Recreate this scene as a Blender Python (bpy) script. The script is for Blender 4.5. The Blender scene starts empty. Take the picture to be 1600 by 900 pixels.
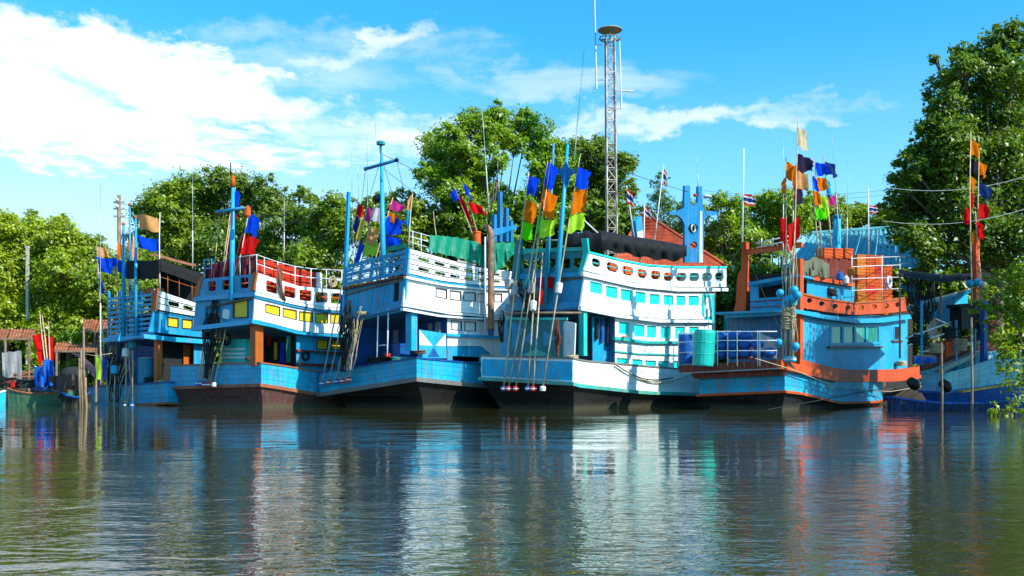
import bpy, math, random
import numpy as np
from mathutils import Vector, noise
from mathutils.geometry import tessellate_polygon
random.seed(7); rng = np.random.default_rng(7)
scene = bpy.context.scene
COL = scene.collection
# ------------------------------------------------------------------ camera
H = 1.15; F = 1500.0; HZ = 598.0           # eye height above the water, focal length and horizon row for a 1600 px wide frame
cd = bpy.data.cameras.new('camera'); cam = bpy.data.objects.new('camera', cd); COL.objects.link(cam)
cam.location = (0, 0, H); cam.rotation_euler = (math.radians(90), 0, 0)
cd.sensor_width = 36; cd.lens = 36 * F / 1600; cd.shift_y = (HZ - 450) / 1600
cd.clip_start = 0.1; cd.clip_end = 6000
scene.camera = cam
# ------------------------------------------------------------------ light
SUN_AZ = math.radians(127)                 # clockwise from +Y (straight ahead): the sun stands to the right, a little behind the viewer
SUN_EL = math.radians(38)
sd = bpy.data.lights.new('sun', 'SUN'); sun = bpy.data.objects.new('sun', sd); COL.objects.link(sun)
sd.energy = 3.9; sd.angle = math.radians(0.55); sd.color = (1.0, 0.95, 0.87)
S_DIR = Vector((math.sin(SUN_AZ) * math.cos(SUN_EL), math.cos(SUN_AZ) * math.cos(SUN_EL), math.sin(SUN_EL)))
sun.rotation_euler = S_DIR.to_track_quat('Z', 'Y').to_euler()
sun.location = S_DIR * 60
scene.view_settings.view_transform = 'Standard'; scene.view_settings.look = 'None'
scene.view_settings.exposure = 0.78; scene.view_settings.gamma = 1.0

def N(nt, typ, **kw):
    n = nt.nodes.new(typ)
    for k, v in kw.items():
        if k.startswith('i_'):
            key = k[2:]
            key = int(key) if key.isdigit() else key.replace('_', ' ')
            n.inputs[key].default_value = v
        else: setattr(n, k, v)
    return n
def mth(nt, op, a, b=None, c=None, clamp=False):
    n = nt.nodes.new('ShaderNodeMath'); n.operation = op; n.use_clamp = clamp
    for i, x in enumerate((a, b, c)):
        if x is None: continue
        if isinstance(x, (int, float)): n.inputs[i].default_value = x
        else: nt.links.new(x, n.inputs[i])
    return n.outputs[0]
def mixc(nt, fac, a, b, typ='MIX'):
    n = nt.nodes.new('ShaderNodeMix'); n.data_type = 'RGBA'; n.blend_type = typ
    for sock, x in ((n.inputs[0], fac), (n.inputs[6], a), (n.inputs[7], b)):
        if isinstance(x, (int, float)): sock.default_value = x
        elif isinstance(x, tuple): sock.default_value = x if len(x) == 4 else x + (1,)
        else: nt.links.new(x, sock)
    return n.outputs[2]
def maprange(nt, v, a, b, c=0.0, d=1.0, smooth=True):
    n = nt.nodes.new('ShaderNodeMapRange'); n.interpolation_type = 'SMOOTHSTEP' if smooth else 'LINEAR'; n.clamp = True
    nt.links.new(v, n.inputs[0])
    for i, x in enumerate((a, b, c, d)): n.inputs[i + 1].default_value = x
    return n.outputs[0]
def fbm(nt, vec, scale, detail=5, rough=0.55, dist=0.0):
    n = N(nt, 'ShaderNodeTexNoise'); n.inputs['Scale'].default_value = scale; n.inputs['Detail'].default_value = detail
    n.inputs['Roughness'].default_value = rough; n.inputs['Distortion'].default_value = dist
    nt.links.new(vec, n.inputs['Vector']); return n.outputs[0]
def scaled(nt, vec, s):
    n = N(nt, 'ShaderNodeMapping'); n.inputs['Scale'].default_value = s; nt.links.new(vec, n.inputs['Vector']); return n.outputs[0]

# sky: physical sky with a wind-torn cloud bank and thin streaks, described by direction
world = bpy.data.worlds.new('World'); scene.world = world; world.use_nodes = True
def make_world():
    nt = world.node_tree; nt.nodes.clear()
    out = N(nt, 'ShaderNodeOutputWorld'); bg = N(nt, 'ShaderNodeBackground')
    sky = N(nt, 'ShaderNodeTexSky', sky_type='NISHITA'); sky.sun_disc = False
    sky.sun_elevation = SUN_EL; sky.sun_rotation = SUN_AZ
    sky.air_density = 1.0; sky.dust_density = 0.6; sky.ozone_density = 3.0
    tc = N(nt, 'ShaderNodeTexCoord'); sep = N(nt, 'ShaderNodeSeparateXYZ'); nt.links.new(tc.outputs['Generated'], sep.inputs[0])
    X, Y, Z = sep.outputs
    az = mth(nt, 'ARCTAN2', X, Y)                       # radians to the right of straight ahead
    el = mth(nt, 'ARCSINE', Z)
    comb = N(nt, 'ShaderNodeCombineXYZ'); nt.links.new(az, comb.inputs[0]); nt.links.new(el, comb.inputs[1])
    P = comb.outputs[0]
    n1 = fbm(nt, scaled(nt, P, (1, 2.2, 1)), 9.0, 8, 0.58, 0.4)      # billows
    n2 = fbm(nt, scaled(nt, P, (1, 5.5, 1)), 5.0, 7, 0.6, 0.8)       # streaks
    n3 = fbm(nt, scaled(nt, P, (1, 4.0, 1)), 30.0, 5, 0.6, 0.3)      # ripples
    n4 = fbm(nt, scaled(nt, P, (1, 3.5, 1)), 3.0, 8, 0.62, 0.6)
    wa = fbm(nt, scaled(nt, P, (1, 1.8, 1)), 7.0, 7, 0.62); wb = fbm(nt, scaled(nt, P, (1.3, 2.0, 1)), 11.0, 7, 0.62)
    azw = mth(nt, 'ADD', az, mth(nt, 'MULTIPLY', mth(nt, 'SUBTRACT', wa, 0.5), 0.30)); elw = mth(nt, 'ADD', el, mth(nt, 'MULTIPLY', mth(nt, 'SUBTRACT', wb, 0.5), 0.09))
    def blob(a0, e0, ra, re, tilt=0.0):
        da = mth(nt, 'SUBTRACT', azw, a0); de = mth(nt, 'SUBTRACT', elw, e0)
        de2 = mth(nt, 'SUBTRACT', de, mth(nt, 'MULTIPLY', da, tilt))
        q = mth(nt, 'ADD', mth(nt, 'POWER', mth(nt, 'ABSOLUTE', mth(nt, 'DIVIDE', da, ra)), 2.0), mth(nt, 'POWER', mth(nt, 'ABSOLUTE', mth(nt, 'DIVIDE', de2, re)), 2.0))
        return mth(nt, 'SUBTRACT', 1.0, q)
    def cover(b, nz, k, lo, hi):
        return maprange(nt, mth(nt, 'ADD', b, mth(nt, 'MULTIPLY', mth(nt, 'SUBTRACT', nz, 0.5), k)), lo, hi)
    rad = lambda u, v: (math.atan((u - 800) / F), math.atan((HZ - v) / F * math.cos(math.atan((u - 800) / F))))
    def pb(u, v, ru, rv, tilt=0.0):
        a0, e0 = rad(u, v); return blob(a0, e0, ru / F * .92, rv / F * .92, tilt)
    big = mth(nt, 'MAXIMUM', pb(-120, 115, 480, 85, -0.10), mth(nt, 'MAXIMUM', pb(350, 148, 240, 60, -0.10), pb(180, 105, 300, 60, -0.14)))
    c1 = cover(big, n1, 2.5, -0.15, 0.85)
    low = pb(120, 215, 560, 52, -0.02)
    c2 = mth(nt, 'MULTIPLY', cover(low, n3, 2.6, 0.15, 1.1), 0.85)
    st = mth(nt, 'MAXIMUM', pb(560, 72, 130, 30, 0.40), mth(nt, 'MAXIMUM', pb(1060, 185, 300, 24, 0.03), pb(640, 215, 260, 40, 0.0)))
    c3 = mth(nt, 'MULTIPLY', cover(st, n2, 2.2, -0.15, 1.4), 0.72)
    st2 = mth(nt, 'MAXIMUM', pb(800, 125, 330, 34, -0.03), pb(500, 100, 300, 60, 0.1))
    c4 = mth(nt, 'MULTIPLY', cover(st2, n2, 3.4, -0.1, 1.5), 0.35)
    gen = mth(nt, 'MULTIPLY', maprange(nt, n4, 0.56, 0.80), 0.55)     # the same fair weather cloud over the rest of the sky
    outside = maprange(nt, mth(nt, 'ABSOLUTE', az), 0.50, 0.85)
    hi = maprange(nt, el, 0.42, 0.7)
    c5 = mth(nt, 'MULTIPLY', gen, mth(nt, 'MAXIMUM', outside, hi))
    c = mth(nt, 'MAXIMUM', mth(nt, 'MAXIMUM', c1, c2), mth(nt, 'MAXIMUM', mth(nt, 'MAXIMUM', c3, c4), c5))
    hl = maprange(nt, az, 0.15, -0.35, 0.36, 0.85); haze = mth(nt, 'MULTIPLY', maprange(nt, el, 0.36, 0.08), hl)
    tint = mixc(nt, 1.0, sky.outputs[0], (0.20, 0.93, 1.16), 'MULTIPLY')
    hz = mixc(nt, haze, tint, (3.7, 4.2, 4.75))
    cs = maprange(nt, n3, 0.3, 0.75, 0.92, 1.06)
    cc = mixc(nt, 1.0, (5.2, 5.3, 5.45), cs, 'MULTIPLY')
    col = mixc(nt, c, hz, cc)
    nt.links.new(col, bg.inputs[0]); bg.inputs[1].default_value = 0.145
    nt.links.new(bg.outputs[0], out.inputs[0])
make_world()

# ------------------------------------------------------------------ materials
MATS = {}
def newmat(name):
    m = bpy.data.materials.new(name); m.use_nodes = True; nt = m.node_tree
    b = nt.nodes['Principled BSDF']; return m, nt, b
def paint(name, rgb, wear=0.25, rough=0.42, chip=(0.16, 0.12, 0.09), streak=(0.30, 0.17, 0.08), bump=0.25, vary=0.16, seam=0.0, tide=False):
    """gloss paint on wood: uneven fading, rain streaks with rust, chips down to the wood"""
    m, nt, b = newmat(name)
    tc = N(nt, 'ShaderNodeTexCoord'); O = tc.outputs['Object']
    big = fbm(nt, O, 0.9, 4); fine = fbm(nt, O, 14, 5, 0.6)
    st = fbm(nt, scaled(nt, O, (5, 5, 0.35)), 1.6, 5, 0.65)
    ch = fbm(nt, scaled(nt, O, (1, 1, 2.2)), 5.5, 7, 0.7)
    c0 = mixc(nt, maprange(nt, big, 0.3, 0.7), tuple(x * (1 - vary) for x in rgb), tuple(min(1, x * (1 + vary * .6) + 0.01) for x in rgb))
    gr = fbm(nt, scaled(nt, O, (1.4, 1.4, .8)), 1.3, 8, 0.7)
    c0 = mixc(nt, mth(nt, 'MULTIPLY', maprange(nt, gr, 0.48, 0.72), min(1, wear * 1.3), clamp=True), c0, tuple(x * .45 + .02 for x in rgb))
    c1 = mixc(nt, mth(nt, 'MULTIPLY', maprange(nt, st, 0.50, 0.70), min(1, wear * 1.5), clamp=True), c0, streak)
    c2 = mixc(nt, mth(nt, 'MULTIPLY', maprange(nt, ch, 0.63, 0.68), min(1, wear * 2.6), clamp=True), c1, chip)
    oi = N(nt, 'ShaderNodeObjectInfo'); tone = maprange(nt, oi.outputs['Random'], 0, 1, .86, 1.08, False)
    c2 = mixc(nt, 1.0, c2, tone, 'MULTIPLY')
    sepo = N(nt, 'ShaderNodeSeparateXYZ'); nt.links.new(O, sepo.inputs[0]); zz = sepo.outputs[2]
    if seam:
        fr = mth(nt, 'FRACT', mth(nt, 'DIVIDE', mth(nt, 'ADD', zz, mth(nt, 'MULTIPLY', big, .06)), seam))
        ln = maprange(nt, mth(nt, 'ABSOLUTE', mth(nt, 'SUBTRACT', fr, .5)), .47, .495)
        c2 = mixc(nt, mth(nt, 'MULTIPLY', ln, .45), c2, tuple(x * .25 + .02 for x in rgb))
    if tide:
        c2 = mixc(nt, mth(nt, 'MULTIPLY', maprange(nt, mth(nt, 'ADD', zz, mth(nt, 'MULTIPLY', mth(nt, 'SUBTRACT', ch, .5), .5)), .30, .02), .75), c2, (0.10, 0.095, 0.055))
    nt.links.new(c2, b.inputs['Base Color']); b.inputs['Specular IOR Level'].default_value = 0.22
    nt.links.new(maprange(nt, fine, 0.3, 0.7, rough - .1, rough + .18), b.inputs['Roughness'])
    bp = N(nt, 'ShaderNodeBump'); bp.inputs['Strength'].default_value = bump; bp.inputs['Distance'].default_value = 0.02
    nt.links.new(mth(nt, 'ADD', mth(nt, 'MULTIPLY', ch, .6), mth(nt, 'MULTIPLY', fine, .4)), bp.inputs['Height']); nt.links.new(bp.outputs[0], b.inputs['Normal'])
    MATS[name] = m; return m
def plain(name, rgb, rough=0.6, metal=0.0, vary=0.12, scale=6.0, bump=0.1):
    m, nt, b = newmat(name)
    tc = N(nt, 'ShaderNodeTexCoord'); f = fbm(nt, tc.outputs['Object'], scale, 5, 0.6)
    oi = N(nt, 'ShaderNodeObjectInfo'); tone = maprange(nt, oi.outputs['Random'], 0, 1, .80, 1.1, False)
    nt.links.new(mixc(nt, 1.0, mixc(nt, maprange(nt, f, 0.3, 0.7), tuple(x * (1 - vary) for x in rgb), tuple(min(1, x * (1 + vary)) for x in rgb)), tone, 'MULTIPLY'), b.inputs['Base Color'])
    b.inputs['Roughness'].default_value = rough; b.inputs['Metallic'].default_value = metal; b.inputs['Specular IOR Level'].default_value = 0.25
    bp = N(nt, 'ShaderNodeBump'); bp.inputs['Strength'].default_value = bump; bp.inputs['Distance'].default_value = 0.02
    nt.links.new(f, bp.inputs['Height']); nt.links.new(bp.outputs[0], b.inputs['Normal'])
    MATS[name] = m; return m
def cloth(name, rgb, trans=0.45):
    m, nt, b = newmat(name); nt.nodes.remove(b); out = nt.nodes['Material Output']
    tc = N(nt, 'ShaderNodeTexCoord'); f = fbm(nt, tc.outputs['Object'], 5, 4)
    c = mixc(nt, maprange(nt, f, .3, .7), tuple(x * .8 for x in rgb), rgb)
    d = N(nt, 'ShaderNodeBsdfDiffuse'); t = N(nt, 'ShaderNodeBsdfTranslucent'); mx = N(nt, 'ShaderNodeMixShader'); mx.inputs[0].default_value = trans
    nt.links.new(c, d.inputs[0]); nt.links.new(c, t.inputs[0]); nt.links.new(d.outputs[0], mx.inputs[1]); nt.links.new(t.outputs[0], mx.inputs[2]); nt.links.new(mx.outputs[0], out.inputs[0])
    MATS[name] = m; return m
def leafmat(name, a, b2, trans=0.35):
    m, nt, b = newmat(name); nt.nodes.remove(b); out = nt.nodes['Material Output']
    g = N(nt, 'ShaderNodeNewGeometry'); tc = N(nt, 'ShaderNodeTexCoord')
    f = fbm(nt, tc.outputs['Object'], 0.55, 3)
    r = mth(nt, 'ADD', mth(nt, 'MULTIPLY', g.outputs['Random Per Island'], 0.6), mth(nt, 'MULTIPLY', maprange(nt, f, .3, .7), 0.4))
    c = mixc(nt, r, a, b2)
    d = N(nt, 'ShaderNodeBsdfDiffuse'); t = N(nt, 'ShaderNodeBsdfTranslucent'); mx = N(nt, 'ShaderNodeMixShader'); mx.inputs[0].default_value = trans
    gl = N(nt, 'ShaderNodeBsdfGlossy'); gl.inputs['Roughness'].default_value = 0.42; mx2 = N(nt, 'ShaderNodeMixShader'); mx2.inputs[0].default_value = 0.05
    tcol = mixc(nt, 1.0, c, (1.25, 1.15, 0.45), 'MULTIPLY')
    nt.links.new(c, d.inputs[0]); nt.links.new(tcol, t.inputs[0]); nt.links.new(d.outputs[0], mx.inputs[1]); nt.links.new(t.outputs[0], mx.inputs[2])
    nt.links.new(mx.outputs[0], mx2.inputs[1]); nt.links.new(gl.outputs[0], mx2.inputs[2]); nt.links.new(mx2.outputs[0], out.inputs[0])
    MATS[name] = m; return m
WHITE = paint('white_paint', (0.78, 0.81, 0.80), 0.28, vary=0.05, streak=(0.42, 0.36, 0.28), chip=(0.35, 0.31, 0.27), seam=.24)
BLUE = paint('blue_paint', (0.002, 0.320, 0.560), 0.40, seam=.26)
DBLUE = paint('deep_blue_paint', (0.004, 0.085, 0.340), 0.2)
HBLUE = paint('hull_blue_paint', (0.004, 0.385, 0.620), 0.55)
PALEB = paint('weathered_pale_blue_paint', (0.14, 0.46, 0.58), 0.75)
TEAL = paint('turquoise_paint', (0.006, 0.50, 0.43), 0.3)
SHUT = paint('turquoise_shutter_paint', (0.005, 0.66, 0.56), 0.06, vary=.06)
DTEAL = paint('dark_teal_paint', (0.006, 0.20, 0.24), 0.2)
YEL = paint('yellow_paint', (0.80, 0.50, 0.015), 0.08, vary=.08)
ORG = paint('orange_brown_paint', (0.48, 0.105, 0.008), 0.35)
ORED = paint('orange_red_paint', (0.64, 0.075, 0.006), 0.22)
MAROON = paint('maroon_paint', (0.17, 0.022, 0.014), 0.35)
RUSTW = paint('rusty_rubbing_strake', (0.33, 0.10, 0.045), 0.8, chip=(0.30, 0.28, 0.25))
GREYW = paint('bare_grey_strake', (0.20, 0.20, 0.19), 0.7, chip=(0.32, 0.22, 0.14))
GTEAL = paint('worn_green_strake', (0.05, 0.42, 0.36), 0.9, chip=(0.22, 0.16, 0.11))
TAR = paint('black_bottom_tar', (0.012, 0.011, 0.010), 0.3, rough=.7, streak=(0.05, 0.045, 0.035), chip=(0.04, 0.03, 0.025), tide=True)
BROWNH = paint('brown_bottom_paint', (0.10, 0.035, 0.028), 0.6, rough=.6, streak=(0.13, 0.10, 0.085), chip=(0.05, 0.03, .02), tide=True)
MASTB = paint('mast_blue_paint', (0.001, 0.19, 0.42), 0.25)
DECKM = paint('worn_deck_wood', (0.16, 0.12, 0.09), 0.5, rough=.7)
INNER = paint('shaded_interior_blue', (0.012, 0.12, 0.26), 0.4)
DARKIN = plain('near_black_matt', (0.02, 0.02, 0.022), 0.8)  # near-black; backs interiors and openings, floors the small boats
GREEN = paint('green_boat_paint', (0.035, 0.15, 0.085), 0.5)
PANEW = plain('whitewashed_pane', (0.72, 0.70, 0.68), 0.25, vary=.05, scale=1.5)
FRAMEB = plain('dark_brown_frame', (0.055, 0.022, 0.018), 0.6)
BLKP = plain('black_rubber', (0.012, 0.012, 0.013), 0.55)
TARP = plain('black_shade_cloth', (0.009, 0.009, 0.010), 0.75, scale=3, bump=.5)
GTARP = plain('green_tarpaulin', (0.004, 0.21, 0.12), 0.5, scale=3, bump=.6)
BTARP = plain('blue_tarpaulin', (0.008, 0.09, 0.42), 0.45, scale=4, bump=.6)
OLIVE = plain('olive_tarpaulin', (0.11, 0.12, 0.075), 0.75, scale=3, bump=.5)
GREYT = plain('grey_tarpaulin', (0.34, 0.33, 0.32), 0.7, scale=3, bump=.5)
NETB = plain('brown_net', (0.17, 0.075, 0.045), 0.95, vary=.4, scale=20)
BAMB = plain('bamboo_pole', (0.58, 0.44, 0.27), 0.55, vary=.3, scale=3)
ROPE = plain('tan_rope', (0.45, 0.36, 0.22), 0.9, vary=.3, scale=20)
DROPE = plain('dark_net', (0.03, 0.035, 0.032), 0.95, vary=.4, scale=20)
STEEL = plain('galvanised_steel', (0.45, 0.46, 0.46), 0.42, 0.6)
WMET = plain('white_metal_rail', (0.72, 0.73, 0.72), 0.4)
RPIPE = plain('heat_stained_exhaust_steel', (0.25, 0.14, 0.08), 0.55, 0.1, vary=.4, scale=2.5)
RUSTT = plain('rusty_tower_steel', (0.42, 0.36, 0.30), 0.7, 0.1, vary=.6, scale=1.2)
FOAM = plain('white_foam_float', (0.70, 0.69, 0.64), 0.8, vary=.15)
REDW = plain('red_plastic', (0.55, 0.02, 0.02), 0.4)
BPLA = plain('blue_plastic', (0.012, 0.10, 0.36), 0.35, vary=.2)
LBPLA = plain('sky_blue_plastic', (0.020, 0.36, 0.60), 0.4)
TPLA = plain('turquoise_plastic', (0.012, 0.50, 0.40), 0.35, vary=.08)
OCRT = plain('orange_crate_plastic', (0.56, 0.085, 0.008), 0.55, vary=.28, scale=1.5)
YCRT = plain('amber_crate_plastic', (0.60, 0.17, 0.012), 0.55, vary=.2, scale=1.5)
RCRT = plain('red_crate_plastic', (0.52, 0.032, 0.010), 0.55, vary=.28, scale=1.5)
BARK = plain('grey_brown_bark', (0.14, 0.11, 0.08), 0.9, vary=.4, scale=5, bump=.8)
CONC = plain('pale_concrete', (0.50, 0.47, 0.41), 0.85, vary=.2)
TIN = plain('rusty_tin_roof', (0.36, 0.13, 0.06), 0.7, vary=.5, scale=2)
TILE = plain('red_roof_tile', (0.48, 0.085, 0.032), 0.65, vary=.25, scale=3)
TROOF = plain('turquoise_metal_roof', (0.10, 0.36, 0.42), 0.45, vary=.15, scale=1.2)
MUD = plain('river_mud', (0.075, 0.062, 0.042), 0.9, vary=.4, scale=.8, bump=.6)
PLASTER = plain('cream_plaster', (0.62, 0.56, 0.45), 0.85)
WOODP = plain('weathered_post_wood', (0.26, 0.18, 0.11), 0.85, vary=.35, scale=3)
FL = {'blue': cloth('blue_flag', (0.006, 0.075, 0.75)), 'navy': cloth('navy_flag', (0.02, 0.05, 0.22)), 'black': cloth('dark_violet_flag', (0.045, 0.03, 0.07)),
      'orange': cloth('orange_flag', (0.95, 0.22, 0.008)), 'peach': cloth('faded_orange_flag', (0.90, 0.42, 0.14)), 'cream': cloth('cream_flag', (0.88, 0.66, 0.38)),
      'green': cloth('green_flag', (0.12, 0.85, 0.01)), 'lime': cloth('lime_flag', (0.55, 0.90, 0.05)), 'red': cloth('red_flag', (0.80, 0.015, 0.015)), 'crimson': cloth('crimson_flag', (0.42, 0.01, 0.03)),
      'pink': cloth('pink_flag', (0.80, 0.05, 0.28)), 'cyan': cloth('cyan_flag', (0.03, 0.45, 0.68)), 'white': cloth('white_flag', (0.8, 0.74, 0.72)), 'yellow': cloth('yellow_flag', (0.75, 0.55, 0.06))}
def glassm():
    m, nt, b = newmat('green_curtained_glass'); b.inputs['Roughness'].default_value = .08
    tc = N(nt, 'ShaderNodeTexCoord'); f = fbm(nt, scaled(nt, tc.outputs['Object'], (6, 6, .6)), 2.0, 3)
    nt.links.new(mixc(nt, maprange(nt, f, .35, .65), (0.01, 0.16, 0.15), (0.04, 0.34, 0.24)), b.inputs['Base Color'])
    MATS['glass'] = m; return m
GLASS = glassm()

# ------------------------------------------------------------------ mesh toolkit
class MB:
    def __init__(s): s.v = []; s.f = []
    def add(s, vs, fs):
        o = len(s.v); s.v += [tuple(x) for x in vs]; s.f += [tuple(i + o for i in f) for f in fs]; return s
    def box(s, c, ax, ay, az):
        c, ax, ay, az = Vector(c), Vector(ax), Vector(ay), Vector(az)
        vs = [c + ax * i + ay * j + az * k for k in (-1, 1) for j in (-1, 1) for i in (-1, 1)]
        return s.add(vs, [(0, 2, 3, 1), (4, 5, 7, 6), (0, 1, 5, 4), (2, 6, 7, 3), (0, 4, 6, 2), (1, 3, 7, 5)])
    def beam(s, p, q, w, h, up=(0, 0, 1)):
        p, q = Vector(p), Vector(q); d = q - p; L = d.length
        if L < 1e-6: return s
        d.normalize(); sd = d.cross(Vector(up))
        if sd.length < 1e-3: sd = d.cross(Vector((1, 0, 0)))
        sd.normalize(); u = sd.cross(d)
        return s.box((p + q) / 2, d * (L / 2), sd * (w / 2), u * (h / 2))
    def tube(s, pts, r, n=6, cap=True):
        pts = [Vector(p) for p in pts]; rs = r if isinstance(r, (list, tuple)) else [r] * len(pts)
        o = len(s.v); prev = None
        for i, p in enumerate(pts):
            d = (pts[min(i + 1, len(pts) - 1)] - pts[max(i - 1, 0)])
            d = d.normalized() if d.length > 1e-9 else Vector((0, 0, 1))
            if prev is None:
                a = d.orthogonal().normalized()
            else:
                a = prev - d * prev.dot(d); a = a.normalized() if a.length > 1e-6 else d.orthogonal().normalized()
            prev = a; b = d.cross(a)
            for k in range(n):
                t = 2 * math.pi * k / n; s.v.append(tuple(p + (a * math.cos(t) + b * math.sin(t)) * rs[i]))
        for i in range(len(pts) - 1):
            for k in range(n):
                k2 = (k + 1) % n; s.f.append((o + i * n + k, o + i * n + k2, o + (i + 1) * n + k2, o + (i + 1) * n + k))
        if cap:
            s.f.append(tuple(o + k for k in range(n - 1, -1, -1))); e = o + (len(pts) - 1) * n; s.f.append(tuple(e + k for k in range(n)))
        return s
    def lathe(s, c, prof, n=12, ax=(0, 0, 1)):
        c = Vector(c); ax = Vector(ax).normalized(); return s.tube([c + ax * z for _, z in prof], [max(r, 1e-3) for r, _ in prof], n)
    def ball(s, c, r, n=10, m=7, sq=(1, 1, 1)):
        o = len(s.v); c = Vector(c)
        for j in range(m + 1):
            ph = math.pi * j / m
            for i in range(n):
                t = 2 * math.pi * i / n
                s.v.append((c.x + r * sq[0] * math.sin(ph) * math.cos(t), c.y + r * sq[1] * math.sin(ph) * math.sin(t), c.z + r * sq[2] * math.cos(ph)))
        for j in range(m):
            for i in range(n):
                i2 = (i + 1) % n; s.f.append((o + j * n + i, o + (j + 1) * n + i, o + (j + 1) * n + i2, o + j * n + i2))
        return s
    def torus(s, c, ax, R, r, n=18, m=7):
        ax = Vector(ax).normalized(); a = ax.orthogonal().normalized(); b = ax.cross(a); c = Vector(c); o = len(s.v)
        for i in range(n):
            t = 2 * math.pi * i / n; e = a * math.cos(t) + b * math.sin(t)
            for j in range(m):
                p = 2 * math.pi * j / m; s.v.append(tuple(c + e * (R + r * math.cos(p)) + ax * (r * math.sin(p))))
        for i in range(n):
            for j in range(m):
                s.f.append((o + i * m + j, o + ((i + 1) % n) * m + j, o + ((i + 1) % n) * m + (j + 1) % m, o + i * m + (j + 1) % m))
        return s
    def prism(s, outer, holes, ext):
        """planar polygon with holes, given a thickness vector"""
        loops = [[Vector(p) for p in outer]] + [[Vector(p) for p in h] for h in holes]
        flat = [p for l in loops for p in l]; ext = Vector(ext); n = len(flat); o = len(s.v)
        tris = tessellate_polygon(loops)
        s.v += [tuple(p) for p in flat] + [tuple(p + ext) for p in flat]
        for a, b, c in tris:
            s.f.append((o + a, o + b, o + c)); s.f.append((o + n + c, o + n + b, o + n + a))
        k = 0
        for l in loops:
            m = len(l)
            for i in range(m):
                j = (i + 1) % m; s.f.append((o + k + i, o + k + j, o + n + k + j, o + n + k + i))
            k += m
        return s
    def loft(s, A, B, closed=True):
        o = len(s.v); n = len(A); s.v += [tuple(p) for p in A] + [tuple(p) for p in B]
        for i in range(n if closed else n - 1):
            j = (i + 1) % n; s.f.append((o + i, o + j, o + n + j, o + n + i))
        return s
    def sheet(s, rows):
        o = len(s.v); m = len(rows[0])
        for r in rows: s.v += [tuple(p) for p in r]
        for i in range(len(rows) - 1):
            for j in range(m - 1): s.f.append((o + i * m + j, o + i * m + j + 1, o + (i + 1) * m + j + 1, o + (i + 1) * m + j))
        return s
    def build(s, name, mat, parent=None, smooth=False, fix=True):
        me = bpy.data.meshes.new(name); off = Vector((0, 0, 0)); q = parent
        while q is not None: off += q.location; q = q.parent
        me.from_pydata([(x - off.x, y - off.y, z - off.z) for x, y, z in s.v], [], s.f)
        if fix:
            import bmesh
            bm = bmesh.new(); bm.from_mesh(me); bmesh.ops.recalc_face_normals(bm, faces=bm.faces); bm.to_mesh(me); bm.free()
        if smooth: me.polygons.foreach_set('use_smooth', [True] * len(me.polygons))
        if mat is not None: me.materials.append(mat)
        o = bpy.data.objects.new(name, me); COL.objects.link(o)
        if parent is not None: o.parent = parent
        return o
def tag(o, label, cat, group=None):
    o['label'] = label; o['category'] = cat
    if group: o['group'] = group
    return o
def thing(name, label, cat, loc, group=None):
    o = bpy.data.objects.new(name, None); COL.objects.link(o); o.location = loc; o.empty_display_size = .2
    return tag(o, label, cat, group)
def at(u, v, Y): return Vector(((u - 800) / F * Y, Y, H + (HZ - v) / F * Y))
def lerp(L, u):
    return float(np.interp(u, [p[0] for p in L], [p[1] for p in L]))
# ------------------------------------------------------------------ the setting: ground, water
def ground_height(x, y):
    shore = 55.5 - 3.0 * max(0, min(1, (-x - 14) / 10)) - 9.0 * max(0, min(1, (x - 17) / 8))
    t = max(0.0, min(1.0, (y - shore + 2.0) / 5.0)); t = t * t * (3 - 2 * t)
    return -2.2 + 3.0 * t + 0.12 * noise.noise((x * .3, y * .3, 0)) * t + 0.01 * max(0, y - 70)
m = MB()
xs = [-1500, -700, -300, -120] + list(np.arange(-60, 61, 2.0)) + [120, 300, 700, 1500]
ys = [-200, -60, 0, 25, 36] + list(np.arange(40, 80, 1.5)) + [90, 110, 150, 250, 500, 1000, 2500]
m.sheet([[(x, y, ground_height(x, y)) for x in xs] for y in ys])
g = m.build('ground', MUD, smooth=True, fix=False); g['kind'] = 'structure'
def water_mat():
    mt, nt, b = newmat('murky_river_water')
    tc = N(nt, 'ShaderNodeTexCoord'); O = tc.outputs['Object']
    a = fbm(nt, scaled(nt, O, (0.75, 1.3, 1)), 1.1, 3, 0.5, 0.7)
    c = fbm(nt, scaled(nt, O, (0.8, 1.4, 1)), 6.5, 3, 0.55, 0.4)
    w = fbm(nt, scaled(nt, O, (0.14, 0.40, 1)), 1.0, 2, 0.5)
    d = fbm(nt, scaled(nt, O, (0.035, 0.14, 1)), 1.0, 4, 0.6, .8)         # calmer and rougher patches
    sep = N(nt, 'ShaderNodeSeparateXYZ'); nt.links.new(O, sep.inputs[0])
    gust = mth(nt, 'ADD', d, maprange(nt, sep.outputs[1], 20, 7, -0.06, 0.09, False))      # a breeze ruffles the open channel, the berth lies sheltered
    patch = maprange(nt, gust, 0.42, 0.60, 0.20, 1.0)
    h = mth(nt, 'ADD', mth(nt, 'MULTIPLY', a, 0.060), mth(nt, 'ADD', mth(nt, 'MULTIPLY', mth(nt, 'MULTIPLY', c, patch), 0.020), mth(nt, 'MULTIPLY', w, 0.09)))
    bp = N(nt, 'ShaderNodeBump'); bp.inputs['Distance'].default_value = 1.0
    nt.links.new(maprange(nt, patch, 0, 1, 0.14, 0.36, False), bp.inputs['Strength'])
    nt.links.new(h, bp.inputs['Height']); nt.links.new(bp.outputs[0], b.inputs['Normal'])
    b.inputs['Base Color'].default_value = (0.040, 0.041, 0.012, 1); b.inputs['Roughness'].default_value = 0.02; b.inputs['IOR'].default_value = 1.6
    return mt
m = MB(); m.sheet([[(x, y, 0) for x in (-400, -60, 0, 60, 400)] for y in (-150, 0, 30, 60, 62)])
w = m.build('water', water_mat(), fix=False); w['kind'] = 'structure'
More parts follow.
